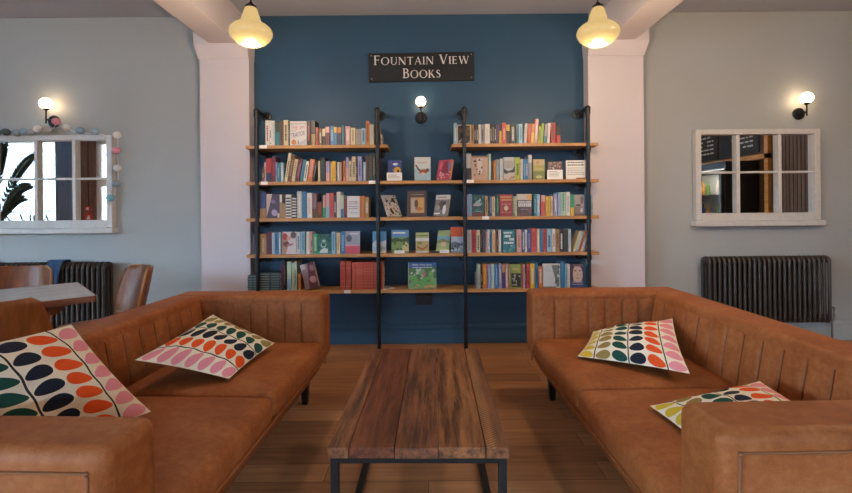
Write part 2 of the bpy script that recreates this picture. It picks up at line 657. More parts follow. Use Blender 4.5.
# ================================================================== lamps
M_SHADE = glow('cream_glass_shade_lit', 'ffd890', .26, '5a4c30')
M_DIFF = glow('lamp_diffuser_lit', 'fff0d0', .5, '5a4c30')
def pendant(px, label, watts, at=None):
    Y = 2.9
    c = P(px, 26, Y)
    if at: c = Vector((at[0], at[1], c.z)); Y = at[1]
    e = empty('pendant_lamp', (c.x, Y, c.z - .135))
    tag(e, label, 'lamp', 'pendant lamps')
    t = M_SHADE
    m = MB()
    prof = [(.064, .018), (.09, .03), (.114, .052), (.129, .078), (.131, .098), (.122, .12), (.102, .138), (.078, .15), (.067, .157), (.062, .168), (.055, .19), (.047, .215), (.04, .238), (.034, .25), (.02, .254)]
    m.lathe(prof, t, 40)
    # faint ribs around the glass
    m.build('shade', e, smooth=50)
    m = MB(); m.lathe([(0, .008), (.045, .01), (.0635, .016), (.06, .02), (0, .018)], M_DIFF, 32); m.build('diffuser', e, smooth=50)
    m = MB(); m.lathe([(.036, .248), (.034, .262), (.02, .27), (.008, .285), (0, .285)], M_BLACK, 20); m.build('cap', e, smooth=40)
    top = CEIL - (c.z - .135)
    m = MB(); m.tube([(0, 0, .28), (0, 0, top - .02)], .0035, M_BLACK, 8); m.build('cord', e, smooth=40)
    m = MB(); m.lathe([(.008, top - .035), (.05, top - .02), (.055, top - .001), (0, top - .001)], M_BLACK, 20); m.build('ceiling_rose', e, smooth=40)
    L = bpy.data.lights.new('lamp_light', 'POINT'); L.energy = watts; L.color = (1, .74, .48); L.shadow_soft_size = .05
    lo = bpy.data.objects.new('lamp_light', L); COL.objects.link(lo); lo.parent = e; lo.location = (0, 0, -.09)
pendant(251, 'cream glass pendant lamp in front of the left pink pier', 10)
pendant(598, 'cream glass pendant lamp in front of the right pink pier', 10)

pendant(0, 'added unseen cream glass pendant lamp in the bay with the undecorated mirror', 22, (2.7, 1.9))  # unseen extra lamp, added to warm the right wall and pier
def sconce(bx, by, gy, label, r):
    b = P(bx, by, D)
    g = P(bx, gy, D - .095)
    h = g.z - b.z
    e = empty('wall_lamp', (b.x, D, b.z)); tag(e, label, 'lamp', 'globe wall lamps')
    X = Matrix.Rotation(PI / 2, 4, 'X')
    m = MB(); m.lathe([(.052, 0), (.052, .014), (.046, .02), (0, .02)], M_BLACK, 28, M=X); m.build('backplate', e, smooth=40)
    m = MB()
    m.tube([(0, -.015, 0), (0, -.095, 0)], .008, M_BLACK, 10)
    m.tube([(0, -.095, -.035), (0, -.095, h - .05)], .0065, M_BLACK, 10)
    m.lathe([(.008, h - .062), (.022, h - .05), (.026, h - .043), (0, h - .043)], M_BLACK, 16, (0, -.095, 0))
    m.build('arm', e, smooth=40)
    m = MB(); m.sphere((0, -.095, h), r, M_BULB, 28, 18); m.build('globe', e, smooth=80)
sconce(421, 118, 101.5, 'round globe wall lamp on black bracket below the shop sign', .044)
sconce(54.8, 121.5, 103.5, 'globe wall lamp above the garlanded window mirror', .05)
sconce(798, 114, 98, 'globe wall lamp above the undecorated window mirror', .05)

# ================================================================== window-frame mirrors
M_MIRROR = None
def mirror_mat():
    t = NT('silvered_glass')
    t.bsdf((.86, .88, .88), .012, 1.0)
    return t.m
M_MIRROR = mirror_mat()
M_MFR = plain('grey_white_frame_paint', 'c9c6c2', .5)
def window_mirror(x0, x1, z0, z1, label, bars):
    e = empty('window_mirror', ((x0 + x1) / 2, D, z0)); tag(e, label, 'mirror')
    w, h = x1 - x0, z1 - z0
    a, b = -w / 2, w / 2
    m = MB(); y0 = -.055
    m.box(a, a + .05, y0, -.001, .05, h, M_MFR); m.box(b - .05, b, y0, -.001, .05, h, M_MFR)
    m.box(a + .05, b - .05, y0, -.001, h - .045, h, M_MFR); m.box(a + .05, b - .05, y0, -.001, .045, .115, M_MFR)
    m.build('frame', e, bevel=.004, seg=2)
    for f in bars:
        q = MB(); q.box(a + f * w - .016, a + f * w + .016, y0 + .008, -.006, .115, h - .045, M_MFR); q.build('glazing_bar', e, bevel=.004, seg=2)
    q = MB(); zm = .115 + (h - .16) * .52; q.box(a + .05, b - .05, y0 + .014, -.006, zm - .009, zm + .009, M_MFR); q.build('glazing_bar', e, bevel=.003, seg=2)
    q = MB(); q.box(a - .02, b + .02, -.085, -.001, 0, .045, M_MFR); q.build('sill', e, bevel=.005, seg=2)
    q = MB(); q.box(a + .045, b - .045, -.016, -.012, .11, h - .04, M_MIRROR); q.build('mirror_glass', e)
a, b = P(692, 131, D), P(816, 226, D)
window_mirror(a.x, b.x, CAMZ + (209 - 228.5) / F * D, CAMZ + (209 - 133) / F * D, 'grey white window-frame mirror reflecting the dark counter wall', (.345, .68))
RM = (a.x, b.x)
b2 = P(116, 180, D)
window_mirror(b2.x - (b.x - a.x), b2.x, CAMZ + (209 - 230) / F * D, CAMZ + (209 - 133) / F * D, 'white window-frame mirror hung with a ball garland reflecting bright windows', (.385, .69))
LMX = b2.x

# ball garland over the first mirror
gx = [(-12, 131, 'c7c9cc'), (-3, 132, '7d8b97'), (6, 132, '59656f'), (17, 133, '8d9aa3'), (24, 131.5, '8fa5b5'), (31.5, 132, '9c9fa2'), (38, 129, 'd8d5d6'), (46, 130, 'a9a7a4'), (54, 122, 'd88a98'), (66, 127.5, 'dad8d9'), (80, 130.5, '8e9fac'), (95, 131.5, '9fb6c4'), (117, 135, 'e0dedd'), (116, 150.5, 'd992a4'), (117.5, 168, 'd2d6d8'), (116, 184, '93a7b5'), (110.5, 198, '7fb4c4')]
e = empty('ball_garland', P(54, 132, 4.03)); tag(e, 'garland of pastel cotton balls draped over the white window mirror', 'garland')
path = []
for i, (x, y, c) in enumerate(gx):
    p = P(x, y, 4.03) - Vector(e.location)
    if i == 8: p = P(56.3, 121.5, 3.96) - Vector(e.location)
    m = MB(); m.sphere((0, 0, 0), .034, plain('cotton_ball_' + c, c, .9, 0, .12, 60, .2, .3), 18, 12, .9)
    m.build('cotton_ball', e, p, smooth=80)
    path.append(p)
m = MB()
pp = []
for i in range(len(path) - 1):
    for k in range(4):
        t = k / 4
        q = path[i].lerp(path[i + 1], t); q.z -= .02 * math.sin(PI * t)
        q.y += .02 * math.sin(PI * t)
        pp.append(q)
pp.append(path[-1])
m.tube(pp, .0025, M_WHITE, 6)
m.build('cord', e, smooth=60)

# ================================================================== column radiators
M_RAD = plain('dark_bronze_radiator_enamel', '494340', .42, .5, .15, 20)
def radiator(px0, px1, label, valve):
    Y0 = 3.985
    xa, xb = P(px0, 259, Y0).x, P(px1, 259, Y0).x
    z0, z1 = .175, .765
    e = empty('column_radiator', ((xa + xb) / 2, Y0, 0)); tag(e, label, 'radiator')
    n = 25
    step = (xb - xa - .03) / (n - 1)
    m = MB(); dp = .10
    for y in (0, dp):
        m.tube([(0, y, z0 + .05), (0, y, z1 - .05)], .0135, M_RAD, 10)
    m.tube([(0, dp / 2, z0 + .05), (0, dp / 2, z1 - .05)], .0115, M_RAD, 8)
    for z, s in ((z1 - .05, 1), (z0 + .05, -1)):
        arcp = [(0, dp / 2 - (dp / 2) * math.cos(t), z + s * .034 * math.sin(t)) for t in [PI * k / 8 for k in range(9)]]
        m.tube(arcp, .016, M_RAD, 10)
        m.box(-.012, .012, .0, dp, z - .008, z + s * .012 + .008, M_RAD)
    first = m.build('section', e, (xa - (xa + xb) / 2 + .015, 0, 0), smooth=40)
    for i in range(1, n):
        c = first.copy(); COL.objects.link(c); c.parent = e; c.location.x = first.location.x + step * i
    h = MB()
    for z in (z0 + .05, z1 - .05):
        h.tube([(-(xb - xa) / 2 + .0, dp / 2, z), ((xb - xa) / 2 + .015, dp / 2, z)], .019, M_RAD, 12)
    h.build('header_tube', e, smooth=40)
    for x in (-.35, .35):
        q = MB(); q.box(x - .015, x + .015, dp - .01, D - Y0, z1 - .12, z1 - .09, M_RAD); q.build('wall_bracket', e)
    vx = (xb - xa) / 2 + .05
    v = MB()
    v.tube([(vx - .05, dp / 2, z0 + .05), (vx, dp / 2, z0 + .05)], .011, M_CHROME, 12)
    v.lathe([(.016, -.03), (.018, 0), (.018, .03), (.012, .04), (.02, .045), (.02, .08), (.012, .085), (0, .085)], M_CHROME, 16, (vx, dp / 2, z0 + .05))
    v.build('valve', e, smooth=40)
    v = MB(); v.tube([(vx, dp / 2, 0.0), (vx, dp / 2, z0 + .03)], .0085, M_CHROME, 10); v.build('pipe', e, smooth=40)
radiator(708, 831, 'dark bronze column radiator behind the sofa below the undecorated mirror', 1)
radiator(-22, 105, 'dark bronze column radiator behind the cafe table and chairs', 1)

# ================================================================== seen only in the mirrors
# lettering on the first window (made to be read from the street)
w1 = WINS[0]
m = MB()
ink = M_INK
serif_line(m, 'FOUNTAIN VIEW', ink, lambda x, z, d: (-10.32 + x, YF - .052 + d, .98 + z), 2.3, .19, .88, .07, (0, .002))
serif_line(m, 'FOUNTAIN VIEW', ink, lambda x, z, d: (-10.306 + x, YF - .052 + d, .98 + z), 2.3, .19, .88, .07, (0, .002))
lt = m.build('lettering', w1)
lt['label'] = 'dark serif lettering on the glass'
m = MB(); m.box(-10.3, -8.02, YF - .052, YF - .05, 1.195, 1.225, ink); m.build('rule_line', w1)
# curtain
m = MB()
mc = plain('blue_grey_curtain_cloth', '7f93ad', .85, 0, .1, 12)
N = 60
vs, fs = [], []
for i in range(N + 1):
    u = i / N
    x = -7.80 + .36 * u
    y = YF + .10 + .035 * math.sin(u * 2 * PI * 6)
    vs += [(x, y, .04), (x, y, 2.82)]
for i in range(N):
    fs.append((2 * i, 2 * i + 2, 2 * i + 3, 2 * i + 1))
m.add(vs, fs, mc)
cu = m.build('curtain', smooth=60, normals=False)
sm = cu.modifiers.new('thick', 'SOLIDIFY'); sm.thickness = .006
tag(cu, 'blue grey curtain hanging beside the lettered front window', 'curtain')
m = MB(); m.tube([(-10.9, YF + .10, 2.84), (-7.4, YF + .10, 2.84)], .014, M_BLACK, 12)
tag(m.build('curtain_rail', smooth=40), 'black curtain rail above the lettered front window', 'curtain rail')
m = MB(); m.box(-7.42, -7.02, YF, YF + .03, 0, 2.9, wood('red_brown_cladding', '5a3a2c', '8a6250', 'z', .6)); struct(m.build('trim_5'))
# call point and its sign
e = empty('fire_call_point', (-7.16, YF + .03, 1.27)); tag(e, 'small red fire alarm call point on the wood cladding', 'alarm')
red = plain('alarm_red', 'c2372f', .4)
m = MB(); m.box(-.06, .06, 0, .05, -.05, .05, red); m.build('housing', e, bevel=.006)
m = MB(); m.box(-.03, .03, .05, .053, -.025, .025, M_WHITE); m.build('button', e)
m = MB(); m.tube([(0, .02, .05), (0, .02, 1.6)], .008, M_BLACK, 8); m.build('conduit', e)
e = empty('fire_sign', (-7.17, YF + .03, 1.08)); tag(e, 'red square safety sign below the fire alarm call point', 'sign')
m = MB(); m.box(-.09, .09, 0, .006, -.09, .09, red); m.build('board', e)
m = MB(); m.box(-.035, .035, .006, .008, -.04, .01, M_WHITE); m.box(-.02, .02, .006, .008, .01, .045, M_WHITE); m.build('symbol', e)

# palm in front of the lettered window
e = empty('potted_palm', (-8.75, YF + .42, 0)); tag(e, 'dark leaved potted palm standing at the lettered front window', 'plant')
m = MB(); m.lathe([(.12, 0), (.17, .32), (.18, .34), (.165, .34), (.15, .3), (0, .3)], plain('dark_plant_pot', '3a3a3c', .6), 28); m.build('pot', e, smooth=40)
mg = plain('dark_palm_leaf', '27382c', .5)
m = MB(); fr = MB()
for k, (bx, bz, tx, tz) in enumerate(((.05, 1.35, .72, 2.42), (.0, .95, .55, 1.5), (-.1, 1.5, -.5, 2.3), (-.1, 1.1, -.6, 1.6), (.02, 1.7, .15, 2.6), (.1, 1.2, .75, 1.75))):
    dy = .08 * (k % 3 - 1)
    a0, b0 = Vector((bx, dy * .3, bz)), Vector((tx, dy, tz))
    path = [Vector((0, 0, .3)), Vector((bx * .4, 0, bz * .6)), a0]
    ax = (b0 - a0)
    sag = Vector((0, 0, .12))
    pts = [a0 + ax * (i / 16) + sag * math.sin(PI * i / 16) for i in range(17)]
    m.tube(path + pts[1:], .008, mg, 6)
    for i in range(1, 17):
        o = pts[i]; d = (pts[i] - pts[i - 1]).normalized()
        n_ = Vector((-d.z, 0, d.x))
        for sd in (-1, 1):
            ln = .17 * math.sin(PI * (.12 + .84 * i / 17)) + .03
            tip = o + d * ln + n_ * sd * ln * .55 + Vector((0, sd * .03, -.01))
            fr.poly([o - d * .02, o + d * ln * .45 + n_ * sd * ln * .08, tip, o + d * ln * .2 + n_ * sd * ln * .42], mg)
m.build('stem', e, smooth=60); fr.build('leaf', e, normals=False)

# counter wall on the other side, seen in the second mirror
tim = wood('orange_timber', '9c6232', 'd09a5c', 'y', .5)
e = empty('timber_frame', (XR, .2, 0)); tag(e, 'orange timber frame around the drinks fridge under the chalkboards', 'frame')
m = MB(); m.box(-.10, -.002, -1.3, 1.02, 1.93, 2.01, tim); m.build('rail', e)
for y in (-1.3, .98):
    m = MB(); m.box(-.10, -.002, y - .04 - .2 + .2, y + .04, 0, 2.93, tim); m.build('post', e)
chalk = plain('chalk', 'c9c6bf', .9)
brd = plain('chalkboard_black', '25282a', .7)
for i, (y0, y1, lab) in enumerate(((-1.0, -.1, 'black chalkboard menu with a dense column of chalk writing'), (-.02, .92, 'black chalkboard menu beside the timber post'))):
    e = empty('chalkboard', (XR, (y0 + y1) / 2 + 0, 2.06)); tag(e, lab, 'chalkboard')
    w2 = (y1 - y0) / 2
    m = MB(); m.box(-.025, -.002, -w2, w2, 0, .8, brd); m.build('board', e)
    m = MB()
    rr = random.Random(i)
    for r in range(9):
        z = .72 - r * .075
        y = w2 - .12
        while y > -w2 + .35:
            l = rr.uniform(.04, .13)
            if rr.random() < .8:
                m.box(-.0265, -.025, y - l, y, z - .012, z + .012, chalk)
            y -= l + .03
    m.build('chalk_marks', e)
e = empty('drinks_fridge', (XR - .05, .2, 0)); tag(e, 'black two door drinks fridge with glass doors under the chalkboards', 'fridge')
fb = plain('fridge_black', '1b1c1f', .4)
m = MB()
m.box(-.5, -.46 + .46, -.72, .72, 0, .12, fb); m.box(-.5, 0, -.72, .72, 1.8, 1.92, fb)
m.box(-.5, 0, -.72, -.68, .12, 1.8, fb); m.box(-.5, 0, .68, .72, .12, 1.8, fb); m.box(-.03, 0, -.68, .68, .12, 1.8, plain('fridge_lining', 'b9b7b2', .5))
m.build('cabinet', e)
for z in (.55, 1.0, 1.4):
    m = MB(); m.box(-.44, -.04, -.67, .67, z - .012, z, M_CHROME); m.build('shelf', e)
for s in (-1, 1):
    c = s * .35
    m = MB()
    m.box(-.55, -.505, c - .34, c - .28, .13, 1.79, fb); m.box(-.55, -.505, c + .28, c + .34, .13, 1.79, fb)
    m.box(-.55, -.505, c - .28, c + .28, .13, .2, fb); m.box(-.55, -.505, c - .28, c + .28, 1.72, 1.79, fb)
    dr = m.build('door', e)
    m = MB(); m.box(-.53, -.525, c - .28, c + .28, .2, 1.72, clear_glass('fridge_door_glass', .02)); m.build('pane', dr)
    m = MB(); m.tube([(-.57, c - s * .3, .8), (-.57, c - s * .3, 1.3)], .01, M_CHROME, 8); m.build('handle', dr)
m = MB(); m.box(-.44, -.40, -.6, .6, 1.77, 1.79, glow('fridge_strip_light', 'fff4e4', 14.0, 'ffffff')); m.build('strip_light', e)
bc = ['b5402f', 'd8d2c4', '6b8a3c', 'c98a3a', '4a6fa5', 'd6b7a0']
k = 0
for zi, z in enumerate((1.0, 1.4)):
    for i in range(9):
        y = .2 - .56 + .14 * i
        if abs(y - .2) < .03: continue
        col = bc[(k * 5 + zi) % 6]
        m = MB(); m.lathe([(.03, 0), (.032, .02), (.032, .15), (.012, .2), (.012, .25), (0, .25)], plain('bottle_' + col, col, .25), 14)
        b = m.build('bottle', None, (XR - .3, y, z + .001), smooth=50)
        tag(b, 'small bottle on a wire shelf inside the drinks fridge', 'bottle', 'bottles in the drinks fridge'); k += 1
e = empty('wall_screen', (XR, 2.1, 0)); tag(e, 'tall dark brown slatted panel beside the timber post', 'panel')
m = MB()
sl = wood('dark_brown_slats', '3a2a1c', '5c4430', 'z', .6)
for i in range(30):
    m.box(-.05, -.002, -1.0 + i * .068, -1.0 + i * .068 + .06, 0, 2.9, sl)
m.build('slats', e)
# ================================================================== pipe shelving
YS = 3.86                       # front edge of the boards
SH = [1.745, 1.440, 1.133, .828, .524]
TH = .027
ux = empty('pipe_shelving', (0, YS, 0))
tag(ux, 'wall-wide shelving of oak boards on dark iron pipes against the blue wall', 'shelving')
xp = [P(257, 200, YS).x, P(378, 200, YS).x, P(464.8, 200, YS).x, P(588.5, 200, YS).x]
ends = (P(246, 200, YS).x, P(599, 200, YS).x)
mid = (P(388, 200, YS).x, P(452.5, 200, YS).x)
for k, z in enumerate(SH):
    if k == 0:
        spans = [(ends[0], mid[0]), (mid[1], ends[1])]
    else:
        spans = [(ends[0], xp[1] + .0), (xp[1] + .001, xp[2] - .001), (xp[2], ends[1])]
    for a, b in spans:
        m = MB(); m.box(-(b - a) / 2, (b - a) / 2, 0, 4.0 - YS - .002, -TH, 0, M_OAK)
        # behind the piers' front the board is notched to the blue wall's width
        a2, b2_ = max(a, PL1 + .003), min(b, PR0 - .003)
        c = (a + b) / 2
        m.box(a2 - c, b2_ - c, 4.0 - YS - .002, D - YS - .002, -TH, 0, M_OAK)
        m.build('shelf_board', ux, (c, 0, z), bevel=.0015, seg=1)
PT = 2.035
for i, x in enumerate(xp):
    outer = i in (0, 3)
    m = MB()
    m.tube([(x, 0, 0.012), (x, 0, PT)], .0165, M_PIPE, 14)
    for z in SH:
        m.tube([(x, 0, z - TH - .04), (x, 0, z - TH - .002)], .0215, M_PIPE, 14)
    m.lathe([(.045, .0), (.045, .008), (.024, .014), (.022, .03), (0, .03)], M_PIPE, 20, (x, 0, 0))
    m.build('upright_pipe', ux, smooth=40)
    m = MB()
    # elbow or tee at the top with its arm to the wall
    m.sphere((x, 0, PT), .024, M_PIPE, 16, 10)
    m.tube([(x, 0, PT - .05), (x, 0, PT)], .022, M_PIPE, 14)
    m.tube([(x, 0, PT), (x, .05, PT)], .022, M_PIPE, 14)
    m.tube([(x, 0, PT), (x, D - YS - .004, PT)], .0165, M_PIPE, 14)
    X = Matrix.Rotation(PI / 2, 4, 'X')
    m.lathe([(.044, .004), (.044, .014), (.025, .02), (.024, .04), (0, .04)], M_PIPE, 20, (x, D - YS - .004 + .004, PT), X)
    m.build('wall_arm', ux, smooth=40)
    for z in SH:
        m = MB()
        zz = z - TH - .022
        m.tube([(x, 0, zz), (x, D - YS - .004, zz)], .0155, M_PIPE, 12)
        m.tube([(x, .0, zz), (x, .045, zz)], .021, M_PIPE, 12)
        m.lathe([(.042, .002), (.042, .012), (.024, .018), (.022, .034), (0, .034)], M_PIPE, 18, (x, D - YS - .002, zz), X)
        m.build('bracket_pipe', ux, smooth=40)
# small white price strips stuck on the board edges
for x0, x1, k in ((260, 267.5, 0), (261, 268, 1), (369, 375.5, 1), (466.5, 474, 1), (482, 489, 2), (343.5, 350, 4)):
    z = SH[k]
    a, b = P(x0, 200, YS).x, P(x1, 200, YS).x
    m = MB(); m.box(a, b, -.003, -.0005, z - TH + .002, z + .002, M_WHITE); m.build('price_strip', ux)

# ================================================================== books
CN = dict(w=('e4dfd8', 'white'), c=('d6c49c', 'cream'), g=('97979a', 'grey'), k=('201d20', 'black'), b=('3b7fb8', 'blue'), s=('8fbcd6', 'sky blue'), n=('262f52', 'navy'), t=('2f7e90', 'teal'),
          r=('bd3430', 'red'), m=('70283a', 'maroon'), o=('d2752f', 'orange'), y=('e3b52f', 'yellow'), l=('b2c23a', 'lime'), p=('d9a3a6', 'pink'), v=('9c96c8', 'lavender'), u=('573f80', 'purple'),
          e=('2fa06c', 'green'), d=('31493c', 'dark green'), a=('b08a58', 'tan'), z=('6c4526', 'brown'), i=('414d8c', 'indigo'), x=('d6524e', 'coral'), f=('b7d0b8', 'pale green'), h=('c6c8cc', 'pale grey'),
          j=('42424a', 'charcoal'), q=('8d6878', 'mauve'))
CM = {k: paper(v[0]) for k, v in CN.items()}
ORD = 'zeroth first second third fourth fifth sixth seventh eighth ninth tenth eleventh twelfth thirteenth fourteenth fifteenth sixteenth seventeenth eighteenth nineteenth twentieth twenty-first twenty-second twenty-third twenty-fourth twenty-fifth twenty-sixth twenty-seventh twenty-eighth twenty-ninth thirtieth thirty-first thirty-second thirty-third thirty-fourth thirty-fifth thirty-sixth thirty-seventh thirty-eighth thirty-ninth fortieth'.split()
TIER = ['top', 'second', 'third', 'fourth', 'bottom']
YB = YS + .022
brng = random.Random(3)


def book_mesh(t, h, d, c1, c2, style):
    """spine at y=0 looking at the room; lower right corner of the spine at the origin"""
    m = MB()
    A = CM[c1]
    bt = .002
    m.box(-t, -t + bt, 0, d, 0, h, A); m.box(-bt, 0, 0, d, 0, h, A); m.box(-t + bt, -bt, 0, bt, 0, h, A)
    e = -.0006
    def R(x0, x1, z0, z1, mt): m.poly([(-t + t * x0, e, h * z0), (-t + t * x1, e, h * z0), (-t + t * x1, e, h * z1), (-t + t * x0, e, h * z1)], mt)
    if c2:
        B = CM[c2]
        if style == '/':
            s = brng.choice((.38, .45, .55))
            R(0, 1, 0, s, B)
        elif style == '^':
            R(0, 1, .68, 1, B)
        elif style == '=':
            for k in range(7):
                z = .06 + k * .125
                R(.06, .94, z, z + .06, B)
        elif style == '|':
            R(.62, 1, 0, 1, B)
        else:
            z = brng.uniform(.12, .25)
            top = brng.uniform(.7, .9)
            while z < top:
                l = brng.uniform(.03, .075)
                R(.3, .7, z, z + l, B)
                z += l + .018
    else:
        dk = CM['k'] if c1 not in 'knmjdzi' else CM['c']
        R(.38, .62, .3, .62, dk); R(.3, .7, .08, .12, dk)
    return m


def add_book(x0, x1, top, code, tier, bay, n, tilt=0., base_z=None):
    z = SH[tier] + .0006 if base_z is None else base_z
    style = 't'
    for s in '/^=|':
        if s in code:
            style = s
    cs = [c for c in code if c.isalpha()]
    c1, c2 = cs[0], cs[1] if len(cs) > 1 else None
    a, b = P(x0, 200, YB).x, P(x1, 200, YB).x
    zt = P((x0 + x1) / 2, top, YB).z
    ang = math.radians(tilt)
    t = (b - a) * math.cos(ang) - .0012
    h = max(.06, (zt - z - t * abs(math.sin(ang))) / math.cos(ang))
    d = min(.19, max(.1, h * brng.uniform(.62, .7)))
    m = book_mesh(t, h, d, c1, c2, style)
    o = m.build('book', None, (b - .0006, YB + brng.uniform(-.004, .006), z), (0, ang, 0))
    g = MB(); g.box(-t + .002, -.002, .002, d - .004, .003, h - .003, M_PAGES); g.build('pages', o)
    nm = CN[c1][1] + (' and ' + CN[c2][1] if c2 else '')
    st = 'leaning ' if abs(tilt) > 3 else ''
    tag(o, '%s%s book, %s from left on the %s %s-bay shelf' % (st, nm, ORD[n] + (' upright' if tier == 4 and bay == 'left' else ''), TIER[tier], bay), 'book', 'books on the %s shelf of the %s bay' % (TIER[tier], bay))
    return o


class Art:
    """flat cover print on a face-out book; coordinates 0..1 on the cover"""
    def __init__(s, m, w, h, y):
        s.m, s.w, s.h, s.y, s.k = m, w, h, y, 0

    def pt(s, x, z):
        return ((x - .5) * s.w, s.y - .0004 - .00012 * s.k, z * s.h)

    def rect(s, x0, z0, x1, z1, c):
        s.poly([(x0, z0), (x1, z0), (x1, z1), (x0, z1)], c)

    def poly(s, pts, c):
        s.k += 1
        s.m.poly([s.pt(*p) for p in pts], paper(c))

    def ell(s, cx, cz, rx, rz, c, rot=0.):
        ps = []
        for i in range(20):
            t = 2 * PI * i / 20
            x, z = rx * math.cos(t), rz * math.sin(t) * s.h / s.w
            x, z = x * math.cos(rot) - z * math.sin(rot), x * math.sin(rot) + z * math.cos(rot)
            ps.append((min(1, max(0, cx + x)), min(1, max(0, cz + z * s.w / s.h))))
        s.poly(ps, c)

    def bars(s, x0, x1, zs, hh, c, seed=1):
        r = random.Random(seed)
        for z in zs:
            x = x0
            while x < x1 - .02:
                l = min(r.uniform(.05, .14), x1 - x)
                s.rect(x, z, x + l, z + hh, c)
                x += l + .025

    def specks(s, n, c, x0=.05, x1=.95, z0=.05, z1=.95, size=.04, seed=2):
        r = random.Random(seed)
        for i in range(n):
            s.ell(r.uniform(x0, x1), r.uniform(z0, z1), size * r.uniform(.5, 1.3), size * r.uniform(.4, 1), c, r.uniform(0, 3))

    def words(s, body, x0, z0, wd, ht, c, slope=0.):
        s.k += 1
        k = s.k
        s.m.text(body, paper(c), lambda x, z: s.pt(x0 + x / s.w, z0 + z / s.h + slope * x / s.w), wd * s.w, ht * s.h)


def face_book(x0, x1, top, spec, tier, label, grp, lean=5., yaw=0., tilt=0., T=.022, Y=None, base=None, z=None):
    Y = YB + .004 if Y is None else Y
    fn, bgc = spec
    z = SH[tier] + .0008 if z is None else z
    a, b = P(x0, 200, Y).x, P(x1, 200, Y).x
    zt = P((x0 + x1) / 2, top, Y).z
    la = math.radians(lean)
    w = (b - a) / max(.5, math.cos(math.radians(yaw)))
    h = (zt - z) / math.cos(la)
    if tilt:
        h = (zt - z - w * abs(math.sin(math.radians(tilt)))) / math.cos(math.radians(tilt))
    m = MB()
    A = paper(bgc)
    m.box(-w / 2, w / 2, -T, -T + .0025, 0, h, A); m.box(-w / 2, w / 2, -.0025, 0, 0, h, A); m.box(-w / 2, -w / 2 + .0025, -T + .0025, -.0025, 0, h, A)
    fn(Art(m, w, h, -T))
    o = m.build('book', None, ((a + b) / 2, Y + T, z), (-la, math.radians(tilt), math.radians(yaw)), normals=True)
    if tilt:
        o.location.z += w / 2 * abs(math.sin(math.radians(tilt)))
    g = MB(); g.box(-w / 2 + .0025, w / 2 - .004, -T + .0025, -.0025, .003, h - .003, M_PAGES); g.build('pages', o)
    tag(o, label, 'book', grp)
    return o


# ---- cover prints
def a_spy(a):
    a.words('BEN MACINTYRE', .05, .86, .9, .075, '3a3a48')
    a.words('THE SPY', .06, .66, .86, .15, 'c2566a')
    a.words('AND THE', .06, .575, .3, .045, '5a5a7a')
    a.words('TRAITOR', .06, .30, .84, .2, '46417e', .14)
    a.poly([(.3, .02), (.97, .02), (.97, .28)], 'b9bccb')
    a.ell(.24, .13, .15, .11, 'd97f35'); a.rect(.47, .06, .52, .2, '3a3d5c')
def a_grey(a): a.rect(.1, .55, .9, .85, '9d9088'); a.ell(.5, .3, .3, .2, 'a58f88')
def a_purple(a): a.poly([(0, 0), (.15, .3), (.45, 1), (0, 1)], 'cbb0a2'); a.ell(.62, .22, .22, .14, 'b6a0c8', .4); a.ell(.5, .68, .2, .08, '7d6a98'); a.rect(.85, .02, 1, .2, 'd8cfc2')
def a_text(a): a.bars(.15, .85, (.72, .62, .5, .4), .03, '5d6270'); a.rect(.2, .2, .8, .23, '8aa0b8'); a.rect(.6, .70, .85, .74, 'b76a5a')
def a_redwhite(a): a.poly([(0, 0), (.28, 0), (.5, .5), (.1, 1), (0, 1)], 'b7876f'); a.ell(.22, .78, .2, .16, 'b2382f'); a.ell(.3, .45, .22, .12, '6b3029'); a.ell(.8, .85, .2, .15, '6a5550'); a.ell(.55, .42, .28, .05, 'b76e74', .2); a.ell(.5, .72, .16, .1, 'd9a48e')
def a_tealwhite(a): a.rect(0, 0, 1, .12, '3f8f92'); a.specks(12, '1f4f49', .05, .95, .3, .95, .1); a.poly([(.1, .05), (.75, .05), (.75, .25), (.45, .3), (.2, .18)], 'd6e3e0'); a.ell(.42, .45, .22, .14, '9fc6bc'); a.ell(.42, .47, .15, .09, '22504a'); a.ell(.45, .66, .14, .06, 'b5d4cc')
def a_greypink(a): a.rect(0, 0, 1, .34, 'd14f66'); a.rect(0, .34, 1, .40, 'd8a5a8'); a.ell(.25, .68, .2, .16, '5d6076'); a.bars(.3, .9, (.86,), .05, 'dfe3ea'); a.rect(.5, .55, .9, .62, '9fa8bd')
def a_sky(a): a.rect(0, .45, 1, 1, '4f9bd0'); a.poly([(0, .45), (.3, .62), (.55, .5), (1, .6), (1, .3), (0, .3)], 'c9d4da'); a.rect(0, 0, 1, .12, 'd6cfc9'); a.ell(.6, .22, .3, .1, 'a8b4a8')
def a_rose(a): a.rect(0, .8, .35, 1, 'c0b6bb'); a.poly([(.3, 0), (.55, 1), (1, 1), (1, 0)], '6b2f3a'); a.ell(.7, .35, .24, .14, 'c99aa2', .5); a.ell(.8, .8, .16, .12, '9a6a78')
def a_blueflower(a): a.ell(.55, .8, .2, .06, 'eef0f4'); a.ell(.68, .5, .26, .17, 'e9b32c'); a.ell(.74, .46, .09, .07, '5a3418'); a.specks(8, '7f86c4', .05, .95, .45, .95, .04)
def a_bird(a):
    a.rect(0, 0, 1, .5, 'a9cbd4')
    a.bars(.2, .8, (.74,), .05, 'd9a88f')
    a.poly([(.02, .66), (.12, .66), (.3, .48), (.5, .4), (.42, .32), (.2, .45)], '6d4c3a')
    a.ell(.55, .36, .26, .11, 'b4512c', .15); a.ell(.52, .28, .16, .05, 'dccab4', .1); a.ell(.8, .43, .1, .08, '7a4a34'); a.rect(.86, .42, .93, .44, '3a2a20')
